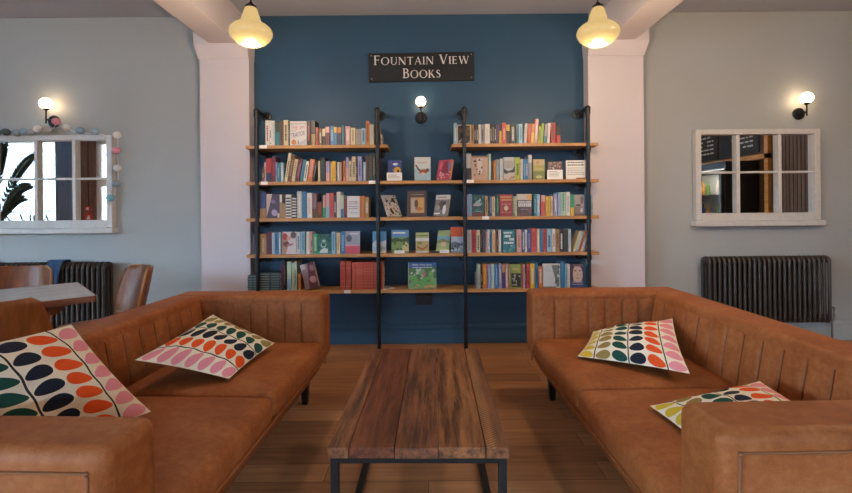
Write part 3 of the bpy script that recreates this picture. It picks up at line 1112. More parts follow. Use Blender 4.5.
def a_pink(a): a.poly([(.2, .2), (.4, .9), (.65, .95), (.8, .3)], '8a2440'); a.ell(.35, .25, .2, .1, 'd98aa0'); a.ell(.8, .7, .08, .25, '6a78b0'); a.ell(.2, .7, .1, .2, 'e05a7c'); a.specks(8, 'e8b6c4', .1, .9, .05, .4, .05); a.rect(.92, 0, 1, 1, 'd9823a')
def a_speck(a): a.specks(26, '2a2a2e', .06, .94, .06, .94, .055, 5); a.specks(8, 'c58a8a', .1, .9, .1, .9, .04, 6); a.ell(.7, .72, .1, .14, '1d1d20', .4); a.ell(.35, .2, .09, .13, '1d1d20', .4)
def a_framed(a): a.rect(.17, .14, .88, .74, 'c7a070'); a.rect(.2, .17, .5, .71, 'bcb6ae'); a.rect(.5, .17, .85, .71, 'd8a860'); a.ell(.47, .5, .1, .16, '6a5642'); a.ell(.6, .3, .2, .07, 'b87a4a'); a.rect(.2, .84, .85, .87, '9a8878')
def a_dog(a): a.rect(0, .78, 1, 1, 'c9ccd0'); a.bars(.15, .8, (.86,), .05, '4a4a4e'); a.ell(.5, .5, .24, .22, '3a3a3e'); a.ell(.25, .38, .16, .12, '8a8a8e'); a.ell(.72, .3, .12, .22, 'd8d8da'); a.ell(.62, .6, .18, .08, '26262a', .5); a.rect(.06, .08, .45, .15, 'e6e6e6')
def a_land(a): a.rect(0, .68, 1, 1, '5a8cc4'); a.rect(.08, .84, .8, .9, 'e8ecd8'); a.poly([(0, .6), (.3, .66), (.6, .58), (1, .68), (1, .5), (0, .45)], '3c5a34'); a.poly([(.55, .1), (.7, .42), (.9, .5), (1, .3), (1, .05)], 'c7b678'); a.poly([(0, .1), (0, .45), (.5, .5), (.45, .1)], '7f9a50'); a.specks(10, '4c6a34', .05, .95, .1, .5, .07)
def a_path(a): a.rect(0, .76, 1, 1, 'a9b878'); a.rect(.05, .82, .95, .87, '5d7a3a'); a.rect(0, .58, 1, .72, 'd8dce0'); a.rect(0, .1, 1, .58, 'b8a468'); a.poly([(.1, .35), (.5, .2), (.95, .42), (.9, .3), (.5, .12), (.1, .25)], 'a8642c'); a.ell(.3, .48, .2, .06, '7a8a48'); a.rect(0, 0, 1, .08, 'd6d2cc')
def a_cottage(a): a.rect(0, .72, 1, 1, '93b06e'); a.rect(0, .52, 1, .72, '4f9ac8'); a.poly([(0, .5), (.4, .62), (1, .5), (1, .4), (0, .4)], '5a7a48'); a.rect(.35, .25, .75, .45, 'c4a880'); a.poly([(.3, .45), (.55, .56), (.8, .45)], '6a4a3a'); a.rect(0, .05, 1, .2, '9ab060')
def a_coast(a): a.rect(0, .62, 1, 1, 'd8562c'); a.rect(.86, .62, 1, 1, 'd9a23a'); a.rect(0, .38, 1, .62, 'a9b6cc'); a.poly([(0, .36), (.3, .44), (.7, .34), (1, .42), (1, .18), (0, .2)], '5a6a7c'); a.specks(7, 'c6ccd4', .05, .95, .08, .3, .07); a.specks(6, '3a4654', .05, .95, .05, .35, .08, 9)
def a_kids(a): a.rect(0, .74, 1, 1, '2f5ea6'); a.specks(26, '4f7a4a', .03, .97, .3, .75, .1, 3); a.specks(14, 'b9ccb4', .05, .95, .35, .75, .05, 4); a.specks(18, '63b458', .03, .97, .12, .4, .1, 8); a.specks(10, 'd6a060', .15, .95, .03, .14, .06, 10); a.ell(.57, .55, .06, .1, 'b8707a'); a.words('Billy Has But', .16, .86, .68, .075, 'f2f4f8'); a.bars(.16, .84, (.79,), .03, 'd6def0'); a.rect(.0, 0, .03, 1, '9aa6a0')
def a_darkpic(a): a.rect(.06, .04, .94, .94, '4a3a34'); a.specks(10, '8a6a4e', .15, .85, .1, .85, .12); a.specks(8, 'c9bda6', .12, .88, .08, .3, .05, 7); a.specks(6, '2a2226', .2, .8, .4, .9, .12, 8)
def a_beige(a): a.rect(.35, .3, .65, .9, 'd8c8c0'); a.bars(.04, .96, (.94,), .045, '5a4a42'); a.specks(13, '26222a', .15, .62, .2, .88, .045, 3)
def a_bwland(a): a.rect(0, .5, 1, .85, 'a8a49a'); a.poly([(0, .5), (.4, .38), (.8, .46), (1, .6), (1, .35), (.4, .2), (0, .3)], '3a3844'); a.poly([(0, .2), (.5, .32), (1, .3), (1, 0), (0, 0)], 'c7b9ae'); a.specks(6, '8a6450', .1, .9, .02, .14, .06)
def a_olive(a): a.rect(0, .4, 1, .72, 'b3ab5c'); a.rect(0, 0, 1, .4, '808a45'); a.ell(.4, .84, .15, .06, 'c78e60'); a.bars(.12, .88, (.5,), .035, 'd6cf8e'); a.ell(.5, .12, .28, .07, 'd0c88a')
def a_dusty(a): a.specks(14, 'a88078', .05, .95, .45, .98, .08); a.specks(7, 'd8ccc4', .1, .9, .5, .9, .05, 12)
def a_ship(a): a.rect(0, 0, 1, .16, '7a3a36'); a.ell(.5, .6, .26, .14, '8fb0b0', .3); a.ell(.35, .55, .3, .07, 'b8a09a', .2); a.ell(.62, .72, .06, .1, 'd6e0de'); a.specks(8, '3f706c', .1, .9, .2, .9, .1); a.bars(.3, .75, (.2,), .04, '86a3a4')
def a_redgold(a): a.bars(.06, .94, (.83, .70), .09, 'd9a06a', 5); a.bars(.12, .88, (.52, .15), .05, 'c48a72', 4); a.ell(.48, .36, .17, .11, 'd8c092'); a.poly([(.4, .4), (.56, .4), (.48, .56)], 'd8c092')
def a_wood_sky(a): a.rect(0, .72, 1, 1, 'cfc2b4'); a.ell(.85, .85, .2, .14, 'dba352'); a.rect(0, 0, 1, .3, '4a3a3c'); a.specks(8, '7a4a3a', .1, .95, .05, .35, .1); a.rect(0, .3, 1, .72, '574a48'); a.bars(.08, .95, (.6, .5, .42), .075, 'dedde4', 6); a.bars(.25, .75, (.28,), .04, '9a88b0')
def a_photo(a): a.rect(0, .45, 1, 1, 'a9a3a4'); a.ell(.75, .75, .16, .2, '7a5a48'); a.poly([(0, 0), (0, .35), (.5, .42), (1, .25), (1, 0)], '8d7a78'); a.ell(.4, .5, .3, .05, '6a4a44'); a.ell(.7, .25, .12, .1, 'd8c8c0'); a.rect(0, 0, 1, .08, '5c4a50')
def a_teal(a): a.bars(.1, .78, (.83,), .07, 'd9ecec', 3); a.bars(.16, .66, (.66,), .11, 'e6f2f2', 8); a.bars(.52, .88, (.52,), .1, 'e6f2f2', 6); a.bars(.1, .85, (.37,), .09, 'e6f2f2', 5); a.bars(.6, .9, (.26,), .04, 'b5d6d8', 2); a.specks(5, '4f9aa4', .1, .9, .05, .25, .12)
def a_greenphoto(a): a.rect(.05, .05, .95, .62, '2a2a2c'); a.specks(14, 'b8b8b4', .12, .88, .1, .58, .06, 4); a.rect(.0, .62, 1, 1, '8fa444'); a.bars(.15, .8, (.76,), .07, 'd9a860', 4)
def a_whitewing(a): a.poly([(.5, .95), (.95, .95), (.95, .05), (.78, .05), (.7, .4)], '6f7a78'); a.specks(7, '3f4a46', .72, .94, .2, .9, .06); a.ell(.88, .5, .06, .07, 'd6ddc4'); a.rect(0, 0, .75, .06, '8a8478'); a.ell(.25, .8, .2, .12, 'c9d0d6')
def a_face(a):
    a.ell(.52, .55, .36, .4, 'd8b6a4'); a.poly([(0, 0), (1, 0), (1, .32), (.6, .22), (0, .3)], '3c4276'); a.poly([(0, .3), (0, 1), (.3, 1), (.2, .6), (.24, .3)], '4a2a3c')
    a.rect(.24, .90, .85, 1, '6a4a50'); a.ell(.38, .72, .08, .025, '3a2a30'); a.ell(.68, .72, .08, .025, '3a2a30'); a.ell(.53, .55, .05, .06, 'c49a88'); a.ell(.52, .40, .1, .025, 'a85a5c'); a.bars(.15, .9, (.22, .13), .03, 'b8b4d6')

# ---- the rows:  x0 x1 top code [tilt]   or   F key
LEFT1 = '''265.8 269.6 120.2 wr;269.9 272.4 120.4 w;272.5 275.1 120.6 ws;275.5 280 121 dt/;280.2 283.7 121 zk;284.1 288.8 120 ck;288.9 290 121 k;F spy;307.5 311.2 121.4 kr;311.6 315.7 120.4 ka/
316.2 319.1 127.4 rk;319.5 322.4 128.6 zh;322.6 325.7 128.6 ck/;326 330.2 126.8 mp^;330.6 334.3 125.8 bs;334.4 337.5 127 by^;337.7 342 127.4 no^;342.2 345.7 125.4 tk|;346 350.7 126.4 pw;351 355.9 127.8 ca;F grey;361.9 366.2 128.2 sj;366.4 369.6 120.8 oz;370 374.3 124.4 ch;378.6 380.7 124.6 gk;381 382.5 134 w'''
LEFT2 = '''262.3 264.5 168 z;264.7 266.4 162.4 pk;266.5 271.7 158.4 rn/;271.9 275.6 156.8 mr;275.9 277.4 162 v;277.6 280.2 163 ts;280.6 283.8 162.6 sw;284.2 287.4 153 cz 9.5;287.5 291 155 za 9.5;291.2 294.8 158.6 ca 9.5;295.2 299.3 158.4 mq 9.5;299.6 303 159.4 tb 9.5;303.2 306.4 161 wk 9.5;307 312 158.6 op 9.5;312.2 314.2 162.4 jg 9.5
318.3 320.5 161.2 cw;320.6 325.2 157.4 kd;325.8 329.8 161.2 vp/;330.6 332.2 162 yw;332.3 336 161.2 yo;336.1 337.1 162 k;337.3 339.7 162 hw;339.8 342.1 161.8 go|;343.3 346 160.8 oz;346.1 348.9 157 vp/;349 351.9 160.8 ck;352.1 356 156.4 cd;356.2 357.8 158 k;358 362.2 156.4 vu;362.4 363.4 160 k;363.5 366.1 162 sw;366.2 368.7 154.8 zm;368.9 372.4 154 dz;372.6 375.8 153.4 da;378 380 158.6 mk'''
LEFT3 = '''259.5 265.6 192.4 ia/;F purple;279.6 282 194.6 aw^;282.2 285.3 196.5 ak^;285.7 291.2 194.6 wk=;291.9 296.7 195 kw=;297 301.8 191.2 hw;302.2 306.7 192.2 bt;307.1 312 193 wp;312.2 316.5 193.4 qz/;316.7 322.4 201.8 zr;322.8 325.6 195.2 pe/;325.8 329.3 193.2 ps/;329.5 333.5 193 xr;333.8 336.2 195.4 jw;336.6 340.5 191.8 wh;340.6 343.6 195 fb/;343.8 346.6 198.2 mr;F text;359.8 364.7 196 oa;364.9 368.8 197.2 aw'''
LEFT4 = '''251.8 254.2 232.8 jq;254.4 256.2 233 m;259.4 266 234 ac;266.3 271 232.4 mn;271.2 274.1 232.6 hs;274.3 277.9 232.4 bn;278.1 280.6 232.2 sw;F redwhite;296 300.2 232 ht;300.4 304.6 231.8 st;305.8 309.2 232 wc;309.6 312 232.2 p;312.4 317.3 234 ef;F tealwhite;331.1 335 232 sb;336 339.9 233 ca;340.5 344.6 231.6 bs;F greypink'''
LEFT5 = '''280.6 282.3 263.2 mk;282.5 284.8 260.8 kq;286.1 290.2 261.8 fs/;290.8 293.5 262.8 fy;293.7 296.3 261.4 ft;297.2 300.2 274 oz'''
RIGHT1 = '''454.6 457.6 122.8 sw;F darkpic;471.6 474.6 124.6 az;474.8 476.6 125 kw;476.8 479 125 jw;479.3 481.4 124.4 wy;481.6 485 124.4 gk;485.3 490.4 124 wh;490.6 492.6 124.8 kh;492.8 494.8 124.8 kc;495 496.9 124.4 kw;497 499.4 124.6 um;499.7 502.2 124.8 yn^;502.6 506.7 122.8 xc;506.9 510.4 124.6 ky^;510.8 516.2 124.4 kh;516.9 519.2 124 tk;519.5 523.3 123.8 sb
524 527 123.2 ha 4;527.4 531 123.6 rx 4;531.2 534.4 123.4 oy/ 4;534.6 537.8 118.8 pw 4;538.4 540.6 126 lk 4;541 543.6 123.2 le 4;544.2 547.2 124 gt/ 4;547.5 550.2 123 wp 4;551.6 556.3 122.6 rm;556.8 561 125.8 kr/'''
RIGHT2 = '''466.3 471.5 153.6 hj/;F beige;488.9 491.3 153.8 fw;492 493.8 161 zk;494 496.2 160.6 oy;496.4 499.5 159.4 gs;499.9 503.7 158.8 hs;F bwland;515.4 520.3 157.4 ld;520.8 523.2 159 wp;523.5 525.9 159 bs;526 528.4 159.2 bw;528.5 532.2 155 gh^;F olive;F dusty'''
RIGHT3 = '''467.1 469.4 194.6 vs;469.5 471.9 193.8 sb;F ship;485 488.2 196 az;488.4 489.3 196.4 k;489.5 491.9 195.6 is;492 495.2 196.6 ca;495.4 499.4 194.4 de;F redgold;513.2 514.9 196 ew;515 516.8 196.4 ca;F woodsky;533.6 536.5 193.8 ts;536.7 540.2 194 sw;540.9 545.1 195 xp^;545.6 550.5 196.4 ya;550.8 553.2 196.2 ck;553.7 557.5 194 vw;557.9 561 192.4 sv;561.3 565.8 192.2 fe;566.2 570 192 wv;570.3 574.1 194 ey/;F photo;584.8 586.6 194 b;591 592.8 194.6 s'''
RIGHT4 = '''466.8 471 230 hg;471.2 475.8 230 rm;476 479.7 230.2 cd;479.9 481.8 231 ka;482 485 230.2 ji;485.3 487.3 231.4 pa;487.5 489.3 229.8 w;489.5 491.3 230.6 bn;491.7 495 229.8 co;495.2 496.2 230.6 o;496.4 497.9 231 k;498.1 501 229.8 hw;F teal;516.3 521.2 229.6 pa;521.5 524.5 229.8 iw;524.6 526.9 229.8 wb;527 530.7 228.8 iv;531 536.3 228.2 xr;536.6 539.5 229 cw;539.8 542.6 229 bt;542.8 546.1 229.2 xm;546.4 551.3 229 sn;551.9 555.4 229 wr;555.8 559 229.4 az;559.2 563.3 228.8 kw;563.6 568 229.6 jd;568.2 571 229.2 hs
572.2 574.6 231 cl 19;574.8 577 231 sw 19;577.2 579.8 230.6 oz 19;580 582.4 231 wv 19;582.6 584.4 232 gk 19'''
RIGHT5 = '''475.2 476.9 273 g;477.1 479.8 264.2 fg;480 481.6 265 k;482 486.3 264.2 oy;486.8 490.4 264.4 vs;490.6 493.8 264 fs;494 497.4 264.2 bs;498 501.3 264 vh;501.5 504.6 264.8 ua^;504.9 507.3 264 pw;507.8 509.9 264.4 af;F greenphoto;520.9 522.1 264.6 r;522.2 524.2 264.4 pm;524.3 525.6 264.6 n;526 529 264.6 xm;529.5 534 263.6 yw;534.5 537.3 262.6 bn;537.7 542 266.6 ow;F whitewing;560 564 262 bt;564.3 566.6 264 sb;566.8 569.2 264.2 wh;F face;584.4 588 264 tk'''

FACES = {
    'spy': (290.4, 307.1, 121.2, (a_spy, 'dcd8dc'), 'white spy book facing out with red and purple title lettering', 2),
    'grey': (356.1, 361.7, 129, (a_grey, 'a0958e'), 'small grey book facing out beside a cream spine on the top shelf', 2),
    'purple': (266.2, 279.3, 194, (a_purple, '4f3f5e'), 'purple book facing out with a pale lilac shape on its cover', 2),
    'text': (347, 359.5, 196.2, (a_text, 'dfe0e4'), 'white book facing out with rows of small print beside orange spines', 2),
    'redwhite': (281.4, 295.7, 232, (a_redwhite, 'd9d0d0'), 'white book facing out with a red and brown floral picture', 2),
    'tealwhite': (317.6, 330.8, 234.2, (a_tealwhite, '2b6f66'), 'dark teal book facing out with pale scrollwork beside a bright green spine', 2),
    'greypink': (345, 359.4, 231.4, (a_greypink, 'a3a8b6'), 'grey book facing out with a pink lower band ending the row', 2),
    'darkpic': (457.9, 471.3, 124.6, (a_darkpic, 'd6c7a4'), 'cream bordered book facing out with a dark brown picture', 2),
    'beige': (471.9, 488.4, 156, (a_beige, 'c9a58a'), 'beige book facing out with scattered black marks on its cover', 2),
    'bwland': (504.1, 515.1, 157.2, (a_bwland, 'bcbcbe'), 'grey book facing out with a dark landscape photograph', 2),
    'olive': (533.4, 545.1, 159.4, (a_olive, 'c9b684'), 'olive and cream book facing out on the second shelf', 2),
    'dusty': (548.3, 562.5, 161.8, (a_dusty, '74585a'), 'dusty red book facing out behind a white card', 5),
    'ship': (472.3, 484.8, 194.8, (a_ship, '2a4f50'), 'dark teal book facing out with a pale swirl and red lower edge', 2),
    'redgold': (499.7, 512.9, 194.4, (a_redgold, 'a52a34'), 'deep red book facing out with gold lettering and emblem', 2),
    'woodsky': (517.1, 531.9, 194, (a_wood_sky, '8a7468'), 'brown book facing out with large white letters under an orange sky', 2),
    'photo': (574.5, 584.4, 194.8, (a_photo, '948a8c'), 'grey brown photograph book facing out at the end of the third shelf', 2),
    'teal': (502.4, 515.1, 229.9, (a_teal, '2b7a86'), 'teal book facing out with large white lettering', 2),
    'greenphoto': (510.2, 520.6, 264.4, (a_greenphoto, '8fa444'), 'green book facing out with a black and white photograph', 2),
    'whitewing': (542.4, 559.6, 264, (a_whitewing, 'd3d9dd'), 'white book facing out with a grey wing shape on its cover', 2),
    'face': (569.4, 583.9, 264.4, (a_face, '47305a'), 'dark purple book facing out with a pale face on its cover', 2),
}
GRPF = 'books shown facing out'
for bay, rows in (('left', (LEFT1, LEFT2, LEFT3, LEFT4, LEFT5)), ('right', (RIGHT1, RIGHT2, RIGHT3, RIGHT4, RIGHT5))):
    for tier, txt in enumerate(rows):
        n = 0
        for ent in txt.replace('\n', ';').split(';'):
            q = ent.split()
            n += 1
            if q[0] == 'F':
                x0, x1, top, spec, lab, lean = FACES[q[1]]
                face_book(x0, x1, top, spec, tier, lab, 'books on the %s shelf of the %s bay' % (TIER[tier], bay), lean, Y=YB - .001 if q[1] != 'dusty' else YB + .02)
                continue
            add_book(float(q[0]), float(q[1]), float(q[2]), q[3], tier, bay, n, float(q[4]) if len(q) > 4 else 0.)

# thick rose book leaning on the bottom shelf, the stacks and the loose pair of red books
face_book(304.8, 318.5, 262.2, (a_rose, '9a8088'), 4, 'thick rose and maroon book leaning towards the pale spines', GRPF, 0, tilt=-13, T=.045, Y=YB)
RB = ('b8412f', 'c9543c')
for i, (x0, x1) in enumerate(((339.6, 344.5), (345.3, 350.2))):
    a, b = P(x0, 200, YB).x, P(x1, 200, YB).x
    t = b - a; h = P(345, 261.4, YB).z - SH[4]
    m = MB(); A = paper(RB[0]); G = paper('d08a5c')
    m.box(-t, -t + .002, 0, .16, 0, h, A); m.box(-.002, 0, 0, .16, 0, h, A); m.box(-t + .002, -.002, 0, .002, 0, h, A)
    for z in (.1, .3, .75, .9):
        m.box(-t + .001, -.001, -.0008, 0, h * z, h * z + .003, G)
    o = m.build('book', None, (b, YB, SH[4] + .0006)); g = MB(); g.box(-t + .002, -.002, .002, .156, .003, h - .003, M_PAGES); g.build('pages', o)
    tag(o, 'red book standing upright beside the red stack, ' + ('further from it' if i == 0 else 'nearest to it'), 'book', 'red books on the bottom shelf')
def flat_stack(x0, x1, ztop_px, n, cov, band, word, grp, depth=.17, dy=0., seed=1, bars=True):
    r = random.Random(seed)
    a, b = P(x0, 200, YB).x, P(x1, 200, YB).x
    H = P((x0 + x1) / 2, ztop_px, YB).z - SH[4]
    t = H / n
    for i in range(n):
        m = MB(); A = paper(cov); G = paper(band)
        w2 = (b - a) / 2; tt = t - .0008
        m.box(-w2, w2, 0, depth, 0, .002, A); m.box(-w2, w2, 0, depth, tt - .002, tt, A); m.box(-w2, w2, 0, .002, .002, tt - .002, A)
        if bars:
            for u in (-.8, -.3, .35, .82):
                m.box(w2 * u, w2 * u + .006, -.0008, 0, .001, tt - .001, G)
            m.box(-w2 * .2, w2 * .25, -.0008, 0, tt * .4, tt * .6, G)
        else:
            m.box(-w2 * .9, -w2 * .1, -.0008, 0, tt * .45, tt * .7, G); m.box(w2 * .1, w2 * .85, -.0008, 0, tt * .5, tt * .7, G)
        o = m.build('book', None, ((a + b) / 2 + r.uniform(-.002, .002), YB + dy + r.uniform(-.002, .004), SH[4] + .0006 + i * t), (0, 0, r.uniform(-.006, .006)))
        g = MB(); g.box(-w2 + .004, w2 - .003, .002, depth - .004, .002, tt - .002, M_PAGES); g.build('pages', o)
        pos = 'lowest' if i == 0 else ('topmost' if i == n - 1 else ORD[i + 1] + ' from the bottom')
        tag(o, '%s, %s of its pile' % (word, pos), 'book', grp)
flat_stack(351.4, 382.5, 262.3, 9, RB[1], 'a03426', 'red book lying flat in the red stack', 'red books on the bottom shelf')
flat_stack(246.6, 256.6, 275.6, 6, '2f4a52', 'a8b0a0', 'dark teal book lying outside the outermost pipe', 'dark teal books on the bottom shelf', .14, .006, 2, False)
flat_stack(258.6, 280.2, 273.2, 7, '2f4a52', 'a8b0a0', 'dark teal book lying inside the outermost pipe', 'dark teal books on the bottom shelf', .15, 0, 3, False)

# centre bay: covers facing the room
CG = 'books shown facing out'
def centre(x0, x1, top, fn, bgc, tier, label, lean=14, yaw=0., T=.018, Y=YB):
    return face_book(x0, x1, top, (fn, bgc), tier, label, CG, lean, yaw, 0, T, Y)
centre(388, 401.8, 160.2, a_blueflower, '3f4c94', 1, 'blue book with a yellow flower standing behind a white card', 10, 0, .02, YB + .015)
centre(414.7, 430.9, 157, a_bird, 'd3d8d6', 1, 'pale grey book with a red-breasted bird on its cover', 8)
centre(437.3, 451.2, 160, a_pink, 'c23a58', 1, 'crimson and pink book leaning back on the second shelf', 19, -30)
centre(387.5, 400.5, 195.8, a_speck, 'd6d0cc', 2, 'white book with black speckles slanting back on the third shelf', 30, 38)
centre(407.2, 426.5, 191, a_framed, '5d4a44', 2, 'large brown book with a framed golden picture on its cover', 8)
centre(434, 448, 195.4, a_dog, '6d6d72', 2, 'black and white book slanting back beside the large brown book', 20, -28)
centre(372, 385.6, 231.8, a_sky, '9cc4dc', 3, 'small blue sky photograph book behind the iron pipe', 6)
centre(391, 408.3, 230.4, a_land, '6f9a5a', 3, 'green landscape book with blue sky behind a white card', 8, 0, .018, YB + .012)
centre(415.3, 428.6, 233, a_path, 'b9b47a', 3, 'small yellow green book with a winding brown path', 8)
centre(436.2, 448.6, 231.2, a_cottage, '86a86a', 3, 'green book with a cottage and blue water slanting back', 20, -22, .018, YB + .012)
centre(450.6, 464.4, 227.4, a_coast, '8593a8', 3, 'orange topped book with a grey rocky coast', 7)
centre(407.4, 435.8, 263, a_kids, '79b06a', 4, 'large green picture book with a blue title band', 8, 0, .016)

# cards in front of books
def card(x0, x1, top, bot, Y, label, m0=M_WHITE, lines=True, z=None, lean=10, tier=1, name='price_card'):
    a, b = P(x0, 200, Y).x, P(x1, 200, Y).x
    zb = SH[tier] + .0008 if z is None else z
    h = P((x0 + x1) / 2, top, Y).z - zb
    w2 = (b - a) / 2
    m = MB(); m.box(-w2, w2, -.0012, 0, 0, h, m0)
    m.box(-w2, w2, 0, .03, 0, .0012, m0)
    o = m.build(name, None, ((a + b) / 2, Y, zb), (0, 0, 0))
    if lines:
        q = MB(); r = random.Random(int(x0))
        k = 4 if h > .05 else 2
        for i in range(k):
            z = h * (.82 - i * .62 / k)
            q.box(-w2 * .8, w2 * r.uniform(.3, .8), -.0016, -.0012, z - h * .03, z + h * .02, plain('card_print', '8a8a90', .7))
        q.build('print', o)
    tag(o, label, 'card')
    return o
card(387, 402.2, 172.6, 181, YS + .008, 'white card in front of the blue flower book', tier=1)
card(547.4, 563, 169.8, 180, YS + .008, 'white card in front of the dusty red book', tier=1)
card(394, 404, 250.4, 256, YS + .006, 'small white card in front of the green landscape book', tier=3)
card(439.4, 448.8, 249.8, 254, YS + .006, 'small white card in front of the cottage book', tier=3)
card(431.2, 438.6, 251.2, 254, YS + .006, 'small black card between two face-out books on the fourth shelf', M_INK, False, tier=3)
# printed notice at the end of the second shelf
c = card(566.2, 585.6, 160.4, 180, YS + .03, 'white printed notice standing at the end of the second shelf', lines=False, tier=1, name='notice')
hh = P(576, 160.4, YS + .03).z - SH[1]
q = MB(); r = random.Random(4); w2 = (P(585.6, 200, YS + .03).x - P(566.2, 200, YS + .03).x) / 2
for i, z in enumerate((.86, .72, .58, .46, .34, .24)):
    x = -w2 * .85
    while x < w2 * .8:
        l = r.uniform(.008, .022)
        q.box(x, min(x + l, w2 * .88), -.0018, -.0012, hh * z, hh * z + (.010 if i < 2 else .004), plain('notice_print', '45434a', .7)); x += l + .004
q.build('print', c)
a, b = P(576.5, 200, YS + .012).x, P(585.8, 200, YS + .012).x
m = MB(); m.box(a, b, 0, .012, 0, .012, wood('orange_block_wood', '7a4a24', 'a8683a', 'x', .5))
tag(m.build('wood_block', None, (0, YS + .006, SH[1] + .0006), bevel=.0015, seg=1), 'small orange brown wooden block lying before the printed notice', 'block')
# leaflet lying on the bottom shelf
m = MB(); m.box(-.055, .055, -.07, .07, 0, .0015, M_WHITE); m.box(-.03, .03, -.05, .02, .0015, .0019, paper('6a86b4'))
tag(m.build('leaflet', None, (P(386, 288, 3.95).x, 3.965, SH[4] + .0005), (0, 0, .5)), 'white leaflet lying flat on the bottom shelf', 'leaflet')
# black double socket under the middle bay
a = P(424.2, 299, D)
e = empty('wall_socket', (a.x, D, a.z)); tag(e, 'black double wall socket below the bottom shelf', 'socket')
m = MB(); m.box(-.07, .07, -.035, -.001, -.045, .045, plain('socket_black', '141215', .35)); m.build('plate', e, bevel=.004, seg=2)
for x in (-.035, .035):
    m = MB(); m.box(x - .008, x + .008, -.039, -.035, .015, .03, plain('socket_rocker', '2a2226', .4)); m.build('switch', e)
    m = MB()
    for dx, dz, w in ((0, -.002, .003), (-.011, -.022, .005), (.011, -.022, .005)):
        m.box(x + dx - w, x + dx + w, -.0356, -.0348, dz - .004, dz + .004, plain('socket_slot', '050505', .9))
    m.build('pin_slots', e)
# ================================================================== sofas
def channel_panel(mb, pts, ylen, n_ch, mat, amp=.011, axis='y', rows=8):
    """upholstered vertical channels: pts = lower and upper edge line of the panel, swept along axis; bulges towards nrm"""
    (a0, z0), (a1, z1) = pts
    y0, y1 = ylen
    N = n_ch * 10
    L = math.hypot(a1 - a0, z1 - z0)
    nx, nz = -(z1 - z0) / L, (a1 - a0) / L      # towards the sitter
    vs, fs = [], []
    for r in range(rows + 1):
        t = r / rows
        edge = min(1, min(t, 1 - t) * 6)
        for i in range(N + 1):
            s = abs(math.sin(PI * n_ch * i / N)) ** .25
            o = (amp * s * (.35 + .65 * edge)) * (1 if 0 < r < rows else 0)
            a = a0 + (a1 - a0) * t + nx * o
            z = z0 + (z1 - z0) * t + nz * o
            y = y0 + (y1 - y0) * i / N
            vs.append((a, y, z) if axis == 'y' else (y, a, z))
    for r in range(rows):
        for i in range(N):
            k = r * (N + 1) + i
            fs.append((k, k + 1, k + N + 2, k + N + 1))
    mb.add(vs, fs, mat)
    for c in range(1, n_ch):
        y = y0 + (y1 - y0) * c / n_ch
        p0, p1 = [(a0 + (a1 - a0) * t + nx * .003 * (1 if amp > 0 else -1), z0 + (z1 - z0) * t + nz * .003) for t in (.02, .97)]
        mb.tube([(p0[0], y, p0[1]), (p1[0], y, p1[1])] if axis == 'y' else [(y, p0[0], p0[1]), (y, p1[0], p1[1])], .0024, M_PIPING, 6)


def sofa(near, far, flip, label):
    """near/far: floor points under the front edge at both ends; local x = depth, y = length"""
    n, f = Vector(near), Vector(far)
    L = (f - n).length
    d = f - n
    rz = math.atan2(d.y, d.x) - PI / 2
    e = empty('sofa', (n.x, n.y, 0), (0, 0, rz)); tag(e, label, 'sofa')
    AT, DP, HT = .19, .95, .68
    B = lambda m, name, par=e, **k: m.build(name, par, flip=flip, **k)
    # base: front face slopes back under the seat
    m = MB(); m.prism([(.0, .285), (.62, .285), (.62, .13), (.10, .13)], AT - .002, L - AT + .002, M_LEATHER); B(m, 'base', bevel=.012, seg=3)
    for i, (y0, y1) in enumerate(((0, AT), (L - AT, L))):
        m = MB(); m.prism([(.0, .30), (.0, HT), (DP, HT), (DP, .13), (.10, .13)], y0, y1, M_LEATHER)
        arm = B(m, 'arm', bevel=.034, seg=5)
        m = MB()
        yi = AT if i == 0 else L - AT
        if i == 0:
            channel_panel(m, ((yi, .38), (yi, .635)), (.76, .03), 7, M_LEATHER, -.010, 'x')
        else:
            channel_panel(m, ((yi, .38), (yi, .635)), (.03, .76), 7, M_LEATHER, .010, 'x')
        B(m, 'channel_panel', arm, smooth=60, normals=False)
        yo = -.001 if i == 0 else L + .001
        m = MB()
        m.tube([(.04, yo, .20), (.04, yo, .622), (.048, yo, .630), (DP - .03, yo, .630)], .004, M_PIPING, 8)
        B(m, 'piping', arm, smooth=50)
        m = MB()
        m.sphere((.042, yo, .629), .006, M_PIPING, 10, 8)
        B(m, 'seam_pucker', arm, smooth=60)
    m = MB(); m.prism([(.70, .30), (.735, .52), (.765, HT - .0), (DP, HT), (DP, .13), (.60, .13), (.60, .30)], AT - .03, L - AT + .03, M_LEATHER)
    bk = B(m, 'backrest', bevel=.03, seg=5)
    m = MB(); channel_panel(m, ((.7165, .40), (.7575, .635)), (AT + .01, L - AT - .01), 14, M_LEATHER, .010, 'y'); B(m, 'channel_panel', bk, smooth=60, normals=False)
    SL = (L - 2 * AT) / 2
    for i in range(2):
        m = MB(); m.puff((.365, AT + SL * (i + .5), .342), (.73, SL - .002, .116), .034, M_LEATHER, 14, .014, .01)
        B(m, 'seat_cushion', smooth=70)
    for x in (.13, DP - .1):
        for y in (.14, L - .14):
            m = MB(); m.add([(x - .016, y - .016, 0), (x + .016, y - .016, 0), (x + .016, y + .016, 0), (x - .016, y + .016, 0), (x - .024, y - .024, .135), (x + .024, y - .024, .135), (x + .024, y + .024, .135), (x - .024, y + .024, .135)],
                            [(3, 2, 1, 0), (4, 5, 6, 7), (0, 1, 5, 4), (1, 2, 6, 5), (2, 3, 7, 6), (3, 0, 4, 7)], M_BLACK)
            B(m, 'leg', bevel=.002, seg=1)
    return e
sofa((.677, 1.06), (.648, 3.02), False, 'tan leather sofa with its back to the dark bronze radiator under the plain mirror')
sofa((-.702, 1.0), (-.622, 2.98), True, 'tan leather sofa with its back to the cafe table and wooden chairs')

